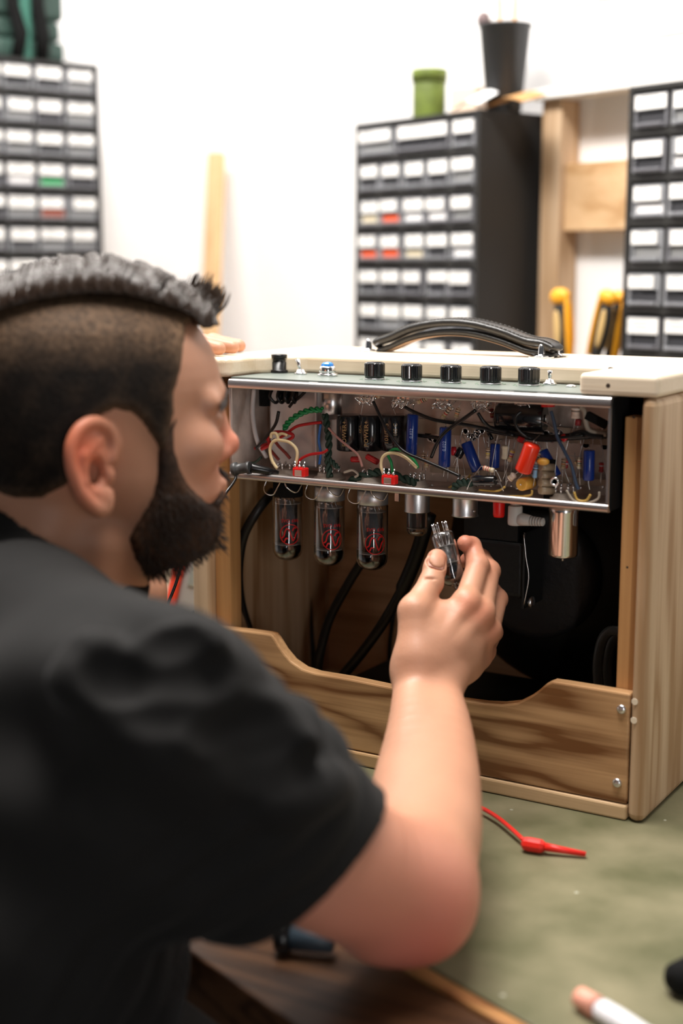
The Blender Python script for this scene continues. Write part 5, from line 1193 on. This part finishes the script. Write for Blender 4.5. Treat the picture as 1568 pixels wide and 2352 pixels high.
RIDGE = [[(360, 1610), (430, 1603), (511, 1603)], [(427, 1687), (498, 1664), (582, 1648), (640, 1645)], [(545, 1736), (615, 1710), (672, 1680)], [(548, 1785), (644, 1752), (694, 1722)], [(620, 1856), (707, 1827), (765, 1794)], [(323, 1533), (415, 1497), (482, 1492)], [(190, 1512), (230, 1505)], [(150, 1560), (210, 1572)]]
VALLEY = [[(300, 1640), (486, 1636), (608, 1628)], [(470, 1700), (560, 1680), (645, 1662)], [(555, 1757), (620, 1732), (676, 1704)], [(560, 1815), (680, 1785), (735, 1755)], [(300, 1553), (420, 1552), (520, 1545)], [(320, 1480), (400, 1462), (450, 1468)], [(230, 1545), (300, 1560)]]
for lines_, md, rr_, push, kq in ((RIDGE, 'u', .0085, .0045, .014), (VALLEY, 's', .0085, -.0050, .012)):
    for L_ in lines_:
        P_ = [surf(x_, y_, gs) for x_, y_ in L_]; P_ = [p_+ray(x_, y_)*push for p_, (x_, y_) in zip(P_, L_) if p_ is not None]
        if len(P_) < 2: continue
        S_ = spline(P_, 5); n_ = len(S_)-1
        for a_ in range(n_):
            t_ = math.sin(math.pi*(a_+.5)/n_)**.5; gs.cap(S_[a_], S_[a_+1], rr_*(.55+.45*t_), rr_*(.55+.45*t_), kq, md, m=.02)
# hem plane of the sleeve, only near the arm
h1, h2 = P3(842, 1838, .93), P3(606, 2092, .905); hn = nrm(np.cross(h2-h1, FW*.9-RT*.25)); hn = hn if hn@SD > 0 else -hn
def hemcut(X, Y, Z):
    d = (X-h1[0])*hn[0]+(Y-h1[1])*hn[1]+(Z-h1[2])*hn[2]; far = ((X-HEM[0])**2+(Y-HEM[1])**2+(Z-HEM[2])**2)**.5-.14
    return np.minimum(d, -far*-1) if False else np.where(far < 0, d, -1)
gs.apply(hemcut, HEM-.15, HEM+.15, .001, 'i')
# collar
k1, k2 = P3(-10, 1178, 1.02), P3(300, 1392, 1.04); kn_ = nrm(np.cross(k2-k1, FW)); kn_ = kn_ if kn_@UP > 0 else -kn_
kn_ = nrm(kn_-FW*.10)
NA, NB2 = hp(-.030, 0, -.020), hp(-.066, .0, -.185)
gk = Grid(slo, shi, .0032); gk.cap(NA, NB2, .0600, .0745, .010, m=.02); gk.cap(hp(.006, 0, -.078), hp(-.030, 0, -.17), .043, .058, .012, m=.02)
gk.plane(k1*.5+k2*.5, kn_, .002)
hh_ = np.maximum(.012-np.abs(gs.F-gk.F), 0)/.012; gs.F = np.minimum(gs.F, gk.F)-hh_*hh_*.003
gs.cap(NA, NB2, .0570, .0675, .001, 's', m=.02)
gs.plane((0, 0, -.52), (0, 0, -1))
mcl = bpy.data.materials.new('black_cotton'); mcl.use_nodes = True; nt = mcl.node_tree; b = nt.nodes['Principled BSDF']; b.inputs['Base Color'].default_value = (.0075, .007, .0066, 1); b.inputs['Roughness'].default_value = .8; b.inputs['Sheen Weight'].default_value = .03; b.inputs['Sheen Roughness'].default_value = .5; b.inputs['Specular IOR Level'].default_value = .18
shirt = mesh_obj('t_shirt', [gs.mesh()], mcl, man)
# trousers
gp = Grid(np.array([-.85, -1.05, -.93]), np.array([.25, -.25, -.05]), .007)
SD2 = nrm([HF[0], HF[1], 0]); hipc = np.array([HIP[0], HIP[1], -.36])
gp.ell(hipc, [HF, HR, HU], (.15, .17, .12), .03, m=.05)
for s_ in (-1, 1):
    k0 = hipc+HR*s_*.09; k1_ = k0+HF*.26+HR*s_*.03+np.array([0, 0, .03]); gp.cap(k0, k1_, .095, .075, .03, m=.05); gp.cap(k1_, k1_+np.array([0, 0, -.42])+HF*.0, .072, .05, .02, m=.05)
gp.plane((0, 0, -.895), (0, 0, -1))
trou = mesh_obj('trousers', [gp.mesh()], mat('black_denim', (.010, .010, .011), .85), man)
# stool that carries the person
st = thing('work_stool', 'black work stool under the seated person', 'stool', (hipc[0], hipc[1], -.9))
part('seat', MB().lathe((hipc[0], hipc[1], -.525), (0, 0, 1), [(0, .15), (.01, .165), (.035, .165), (.045, .15)], 28), M_blackm, st)
part('post', MB().cyl((hipc[0], hipc[1], -.87), (hipc[0], hipc[1], -.5255), .025), M_steel, st)
q = MB()
for k in range(5): a = k*2*math.pi/5; q.tube([(hipc[0], hipc[1], -.865), (hipc[0]+.26*math.cos(a), hipc[1]+.26*math.sin(a), -.886)], [.02, .012], 8)
part('base', q, M_blackm, st)

# ---------------------------------------------------------------- hair and beard
def head_surface(f, u, s_=1):
    """sideways offset of the scalp at (f, u) on the right side"""
    xf = np.interp(u, SL[:, 0], SL[:, 1]); xb = np.interp(u, SL[:, 0], SL[:, 2]); w_ = np.interp(u, SL[:, 0], SL[:, 3]); c = (xf+xb)/2-.006
    a = xf-c if f > c else c-xb; w2 = w_*(1-.08*max(0, min(1, (f-c)/max(a, .01)))**1.5); g = min(1, abs((f-c)/a)); return w2*(1-g**2.25)**(1/2.25)
def inpoly(px, py, poly):
    r_ = np.zeros(px.shape, bool); n = len(poly); j = n-1
    for i in range(n):
        xi, yi = poly[i]; xj, yj = poly[j]
        c = ((yi > py) != (yj > py)) & (px < (xj-xi)*(py-yi)/(yj-yi+1e-12)+xi); r_ ^= c; j = i
    return r_
def poly_sd(px, py, poly):
    d = np.full(px.shape, 1e9); n = len(poly)
    for i in range(n):
        a = np.array(poly[i]); b = np.array(poly[(i+1) % n]); ab = b-a; t = np.clip(((px-a[0])*ab[0]+(py-a[1])*ab[1])/(ab@ab+1e-12), 0, 1)
        d = np.minimum(d, np.hypot(px-a[0]-t*ab[0], py-a[1]-t*ab[1]))
    return np.where(inpoly(px, py, poly), -d, d)
def drawn(pts, side=.066): return [hpx(px, py, side) for px, py in pts]
HAIRP = drawn([(475, 742), (445, 752), (428, 800), (418, 850), (398, 905), (402, 950), (392, 985), (388, 1045), (372, 1050), (352, 1012), (325, 975), (295, 945), (255, 938), (215, 955), (190, 985), (183, 1030), (180, 1075), (150, 1118), (100, 1150), (40, 1155), (-60, 1130), (-230, 1060), (-260, 600), (480, 560)])
BEARDP = drawn([(402, 950), (392, 985), (394, 1035), (408, 1075), (424, 1108), (452, 1136), (480, 1160), (505, 1168), (540, 1130), (560, 1200), (520, 1330), (345, 1335), (312, 1290), (292, 1240), (314, 1190), (340, 1140), (350, 1085), (352, 1030), (366, 1000)], .052)
MOUST = [(.092, -.004), (.13, .0), (.13, -.026), (.10, -.022), (.085, -.020), (.078, -.030)]
def shell(offset, poly, extra=None, h=.0022):
    g = build_head(1); g.F = g.F-np.float32(0)
    lo = g.lo; hi = g.lo+g.h*g.n
    def fn(X, Y, Z):
        f = (X-HO[0])*HF[0]+(Y-HO[1])*HF[1]+0*Z; u = Z-HO[2]+0*f; sd = poly_sd(f.ravel(), u.ravel(), poly).reshape(f.shape) if False else None
        return sd
    # evaluate the outline on the 2-D (f, u) plane and look it up
    fs = np.linspace(-.16, .16, 321); us = np.linspace(-.16, .17, 331); A, B = np.meshgrid(fs, us, indexing='ij'); T = poly_sd(A.ravel(), B.ravel(), poly).reshape(A.shape)
    n = g.n; X = lo[0]+g.h*np.arange(n[0])[:, None, None]; Y = lo[1]+g.h*np.arange(n[1])[None, :, None]; Z = lo[2]+g.h*np.arange(n[2])[None, None, :]
    f = (X-HO[0])*HF[0]+(Y-HO[1])*HF[1]+0*Z; u = (Z-HO[2])+0*f
    fi = np.clip((f+.16)/.001, 0, 320).astype(int); ui = np.clip((u+.16)/.001, 0, 330).astype(int); S_ = T[fi, ui]
    off = offset*np.clip(-S_/.0045, 0, 1)   # thins out towards the hairline
    if extra is not None: off = off+extra(f, u)*np.clip(-S_/.012, 0, 1)
    wob = .0003*np.sin(f*900+u*500)*np.sin(u*820)
    g.F = np.maximum(g.F-(off+wob*np.clip(-S_/.01, 0, 1)), S_*.8).astype(np.float32)
    return g
mh = bpy.data.materials.new('dark_brown_hair'); mh.use_nodes = True; nt = mh.node_tree; b = nt.nodes['Principled BSDF']; b.inputs['Roughness'].default_value = .7; b.inputs['Specular IOR Level'].default_value = .2
at_ = nt.nodes.new('ShaderNodeAttribute'); at_.attribute_name = 'tint'; tcn = nt.nodes.new('ShaderNodeTexCoord'); nn = nt.nodes.new('ShaderNodeTexNoise'); nn.inputs['Scale'].default_value = 260; nn.inputs['Detail'].default_value = 5; nt.links.new(tcn.outputs['Object'], nn.inputs['Vector'])
mr = nt.nodes.new('ShaderNodeMapRange'); mr.inputs[1].default_value = .3; mr.inputs[2].default_value = .7; mr.inputs[3].default_value = .5; mr.inputs[4].default_value = 1.5; nt.links.new(nn.outputs['Fac'], mr.inputs[0])
vm = nt.nodes.new('ShaderNodeVectorMath'); vm.operation = 'SCALE'; nt.links.new(at_.outputs['Color'], vm.inputs[0]); nt.links.new(mr.outputs[0], vm.inputs['Scale']); nt.links.new(vm.outputs[0], b.inputs['Base Color'])
bp = nt.nodes.new('ShaderNodeBump'); bp.inputs['Strength'].default_value = .5; bp.inputs['Distance'].default_value = .002; nt.links.new(nn.outputs['Fac'], bp.inputs['Height']); nt.links.new(bp.outputs['Normal'], b.inputs['Normal'])
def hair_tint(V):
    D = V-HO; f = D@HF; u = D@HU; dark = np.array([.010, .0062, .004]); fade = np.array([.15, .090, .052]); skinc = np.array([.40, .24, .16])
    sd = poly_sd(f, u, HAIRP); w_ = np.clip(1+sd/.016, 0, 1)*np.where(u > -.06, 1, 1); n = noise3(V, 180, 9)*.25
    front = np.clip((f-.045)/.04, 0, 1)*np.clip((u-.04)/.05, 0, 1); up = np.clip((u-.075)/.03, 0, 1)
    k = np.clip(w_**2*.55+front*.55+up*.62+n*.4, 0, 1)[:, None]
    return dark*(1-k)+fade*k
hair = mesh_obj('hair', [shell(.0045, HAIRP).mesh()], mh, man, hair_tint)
def beard_tint(V):
    D = V-HO; f = D@HF; u = D@HU; n = noise3(V, 160, 11)[:, None]; dark = np.array([.016, .009, .006]); br = np.array([.085, .042, .023]); k = np.clip(.35+.55*n+(f[:, None]-.07)*6, 0, 1); return dark*(1-k)+br*k
beard = mesh_obj('beard', [shell(.0050, BEARDP, lambda f, u: .003*np.clip((-.03-u)/.03, 0, 1)*np.clip((f-.03)/.04, 0, 1)).mesh()], mh, man, beard_tint)
# long hair on top: a glossy body with combed strands
gq = Grid(HO+np.array([-.2, -.2, .04]), HO+np.array([.2, .2, .2]), .0016)
tops = [(-180, 760), (-90, 690), (0, 646), (70, 612), (150, 598), (230, 595), (330, 619), (400, 650), (448, 676), (476, 692)]
lows = [(-180, 790), (-90, 730), (0, 695), (70, 675), (130, 666), (200, 658), (280, 662), (340, 676), (400, 695), (445, 714), (468, 742)]
TOPC = np.array([hpx(px, py, .0) for px, py in tops]); LOWC = np.array([hpx(px, py, .05) for px, py in lows]); FMAX = .0925
def dome(f): return np.interp(f, LOWC[:, 0], LOWC[:, 1]), np.interp(f, TOPC[:, 0], TOPC[:, 1]), np.interp(f, [-.13, -.10, -.05, .03, .07, .093], [.030, .044, .0565, .0575, .050, .040])
def topfield(X, Y, Z):
    f = (X-HO[0])*HF[0]+(Y-HO[1])*HF[1]+0*Z; r_ = (X-HO[0])*HR[0]+(Y-HO[1])*HR[1]+0*Z; u = Z-HO[2]+0*f; ul, ut, wd = dome(f); H = np.maximum(ut-ul+.004, .006)
    g = (np.abs(r_/wd)**2.3+np.abs((u-ul+.004)/H)**2.3)**(1/2.3); d = (g-1)*np.minimum(H, wd)*.9; rid = .0012*np.sin((f-np.abs(u-ul)*.35)*620+np.sin(r_*90))
    return np.maximum(np.maximum(d+rid, f-FMAX-.004*np.sin(r_*200+u*300)), ul-.003-u)
gq.apply(topfield, gq.lo, gq.lo+gq.h*gq.n, .004)
mtop = bpy.data.materials.new('glossy_combed_hair'); mtop.use_nodes = True; b = mtop.node_tree.nodes['Principled BSDF']; b.inputs['Base Color'].default_value = (.030, .016, .009, 1); b.inputs['Roughness'].default_value = .27; b.inputs['Specular IOR Level'].default_value = .55; b.inputs['IOR'].default_value = 1.5
quiff = mesh_obj('combed_top_hair', [gq.mesh()], mtop, man)
# strands: rooted along the parting, combed up and over
def tube_np(lines, rad, n=4):
    vs = []; fs = []; b = 0
    for P, rr in lines:
        P = np.array(P); T = np.gradient(P, axis=0); T /= np.linalg.norm(T, axis=1)[:, None]+1e-9; U_ = np.cross(T, [.3, .2, .93]); U_ /= np.linalg.norm(U_, axis=1)[:, None]+1e-9; V_ = np.cross(T, U_); m = len(P)
        tt = np.linspace(0, 1, m); R_ = rr*(1-tt**3*.85)
        ring = np.stack([P+(U_*math.cos(2*math.pi*k/n)+V_*math.sin(2*math.pi*k/n))*R_[:, None] for k in range(n)], 1).reshape(-1, 3); vs.append(ring)
        i = np.arange(m-1)[:, None]*n; k = np.arange(n)[None]; fs.append(np.stack([b+i+k, b+i+(k+1) % n, b+i+n+(k+1) % n, b+i+n+k], -1).reshape(-1, 4)); b += m*n
    return np.concatenate(vs), np.concatenate(fs)
rs = np.random.RandomState(4); lines = []
for c_ in range(270):    # combed in clumps, up from the parting and over
    fc = rs.uniform(-.125, .086); lift = rs.uniform(-.0025, .0050); lean = rs.uniform(.004, .030)+.10*max(0, fc-.05); reach = rs.uniform(1.2, 2.2)
    for i in range(13):
        f0 = fc+rs.normal()*.0013; P = []; l2 = lift+rs.normal()*.0005; ph0 = rs.uniform(-.05, .10)
        for k in range(8):
            t = k/7; ph = ph0+reach*t; f = min(f0+lean*t, FMAX+.006); ul, ut, wd = dome(f); H = ut-ul+.004; cc, ss = math.cos(ph), math.sin(ph)
            P.append(hp(f, math.copysign(abs(cc)**.87, cc)*(wd+.0008+l2*t), ul-.004+max(0, ss)**.87*(H+.0008+l2*math.sin(t*2.6))))
        lines.append((P, rs.uniform(.0004, .0008)))
for i in range(420):    # front tuft, pushed up and forward
    r0 = rs.uniform(-.030, .036); f0 = rs.uniform(.072, .088); u0 = np.interp(f0, LOWC[:, 0], LOWC[:, 1])+rs.uniform(.000, .012); L_ = rs.uniform(.7, 1.05)
    P = [hp(f0, r0, u0), hp(f0+.008*L_, r0*1.02, u0+.004*L_), hp(f0+.015*L_, r0*.98, u0+.010*L_), hp(f0+.019*L_, r0*.95, u0+.019*L_)]
    lines.append((spline(P, 3), rs.uniform(.0004, .0008)))
for i in range(26):     # one stray spike
    r0 = rs.normal()*.0015; P = [hp(.078, r0, .128), hp(.084, r0, .136), hp(.088+rs.normal()*.001, r0, .1455)]; lines.append((P, .0005))
o = mesh_obj('hair_strands', [tube_np(lines, 0)], mtop, quiff); o['kind'] = 'stuff'
# beard strands along the lower jaw and chin
lines = []
for i in range(3000):
    f0 = rs.uniform(.025, .108); u0 = rs.uniform(-.098, -.012); 
    if poly_sd(np.array([f0]), np.array([u0]), BEARDP)[0] > -.002: continue
    r0 = float(head_surface(f0, max(u0, -.085)))
    if r0 <= 0.001: continue
    thick = .006+.003*max(0, min(1, (-.035-u0)/.04)); s_ = 1 if rs.rand() < .8 else -1; out_ = nrm(HR*s_*r0*1.2+HF*max(0, (f0-.04))*1.0+HU*-.02)
    p = hp(f0, s_*r0, u0)+out_*(thick*.55); d = nrm(out_*.5+HF*.35-HU*.75+np.array(rs.normal(size=3))*.25); L_ = rs.uniform(.006, .010)
    lines.append(([p, p+d*L_*.5, p+d*L_-HU*.001], rs.uniform(.0003, .00055)))
for i in range(500):
    f0 = .094+rs.uniform(-.01, .003); u0 = rs.uniform(-.07, -.028) if i < 380 else -.012+rs.uniform(-.004, .004); r0 = rs.uniform(-.025, .035) if i < 380 else rs.uniform(-.024, .018); f0 = f0 if i < 380 else .103; p = hp(f0, r0, u0); d = nrm(HF*.8-HU*.6+np.array(rs.normal(size=3))*.25); L_ = rs.uniform(.006, .012)
    lines.append(([p, p+d*L_*.5, p+d*L_-HU*.001], rs.uniform(.0003, .00055)))
o = mesh_obj('beard_strands', [tube_np(lines, 0)], mat('beard_strand', (.035, .018, .010), .45), beard); o['kind'] = 'stuff'
# eyebrow and lashes
q = []
for s_ in (-1, 1):
    for i in range(160): 
        a = rs.uniform(0, 1); p = hp(.1085-.006*a-.010*a*a, s_*(.010+.040*a), .0525-.008*a+rs.uniform(-.0035, .0035)); q.append(([p, p+HR*s_*.004+HU*.0015-HF*.001, p+HR*s_*.008-HF*.003], .0006))
o = mesh_obj('eyebrows', [tube_np(q, 0)], mat('beard_strand', (.035, .018, .010), .45), man); 
for s_ in (-1, 1):
    part('eyeball', MB().ball(hp(.0855, s_*.031, .033), .0122, 20), mat('eye_white', (.7, .66, .62), .15), man)

# ================================================================== the glass tube held in the hand
ta = P3(1013, 1222, 1.268); tb = P3(1046, 1345, 1.262); d = nrm(tb-ta); L_ = np.linalg.norm(tb-ta)
held = thing('held_vacuum_tube', 'small clear nine-pin tube held pins-up between thumb and fingers', 'vacuum tube', ta)
R_ = .0104; prof = [(0, R_*.55), (.0006, R_*.80), (.002, R_*.95), (.004, R_), (L_-.006, R_), (L_-.003, R_*.85), (L_-.0012, R_*.55), (L_, .0025), (L_+.003, .001)]
inner = [(min(max(h, .0012), L_-.0012), max(r_-.0009, .0004)) for h, r_ in prof][::-1]
part('glass_envelope', MB().lathe(ta, d, prof+inner, 40, cap=False), M_tglass, held)
u, v, _ = frame(d)
for k in range(9):
    a = math.radians(36*k+20); c = ta+(u*math.cos(a)+v*math.sin(a))*.0066
    part('pin', MB().tube([c+d*.001, c-d*.0072, c-d*.0084], [.00045, .00045, .0002], 8), M_pin, held)
q = MB()
for k in range(9):
    a = math.radians(36*k+20); c = ta+(u*math.cos(a)+v*math.sin(a)); q.tube([ta+(u*math.cos(a)+v*math.sin(a))*.0066+d*.0012, ta+(u*math.cos(a)+v*math.sin(a))*.0060+d*.006, ta+(u*math.cos(a)+v*math.sin(a))*.0045+d*.0125], .00022, 6)
part('lead_wires', q, M_chrome, held)
q = MB(); q.lathe(ta+d*.013, d, [(0, .0088), (.0005, .0088)], 24).lathe(ta+d*.0285, d, [(0, .0088), (.0005, .0088)], 24); part('mica_spacer', q, M_mica, held)
part('plate', MB().lathe(ta+d*.0140, d, [(0, .0058), (.014, .0058)], 16), mat('bright_plate', (.30, .30, .30), .3, .8), held)
part('getter_mirror', MB().lathe(ta+d*.032, d, [(0, R_-.0012), (.006, R_-.0013), (.009, R_*.75), (.0105, R_*.4)], 28, cap=False), M_getter, held)
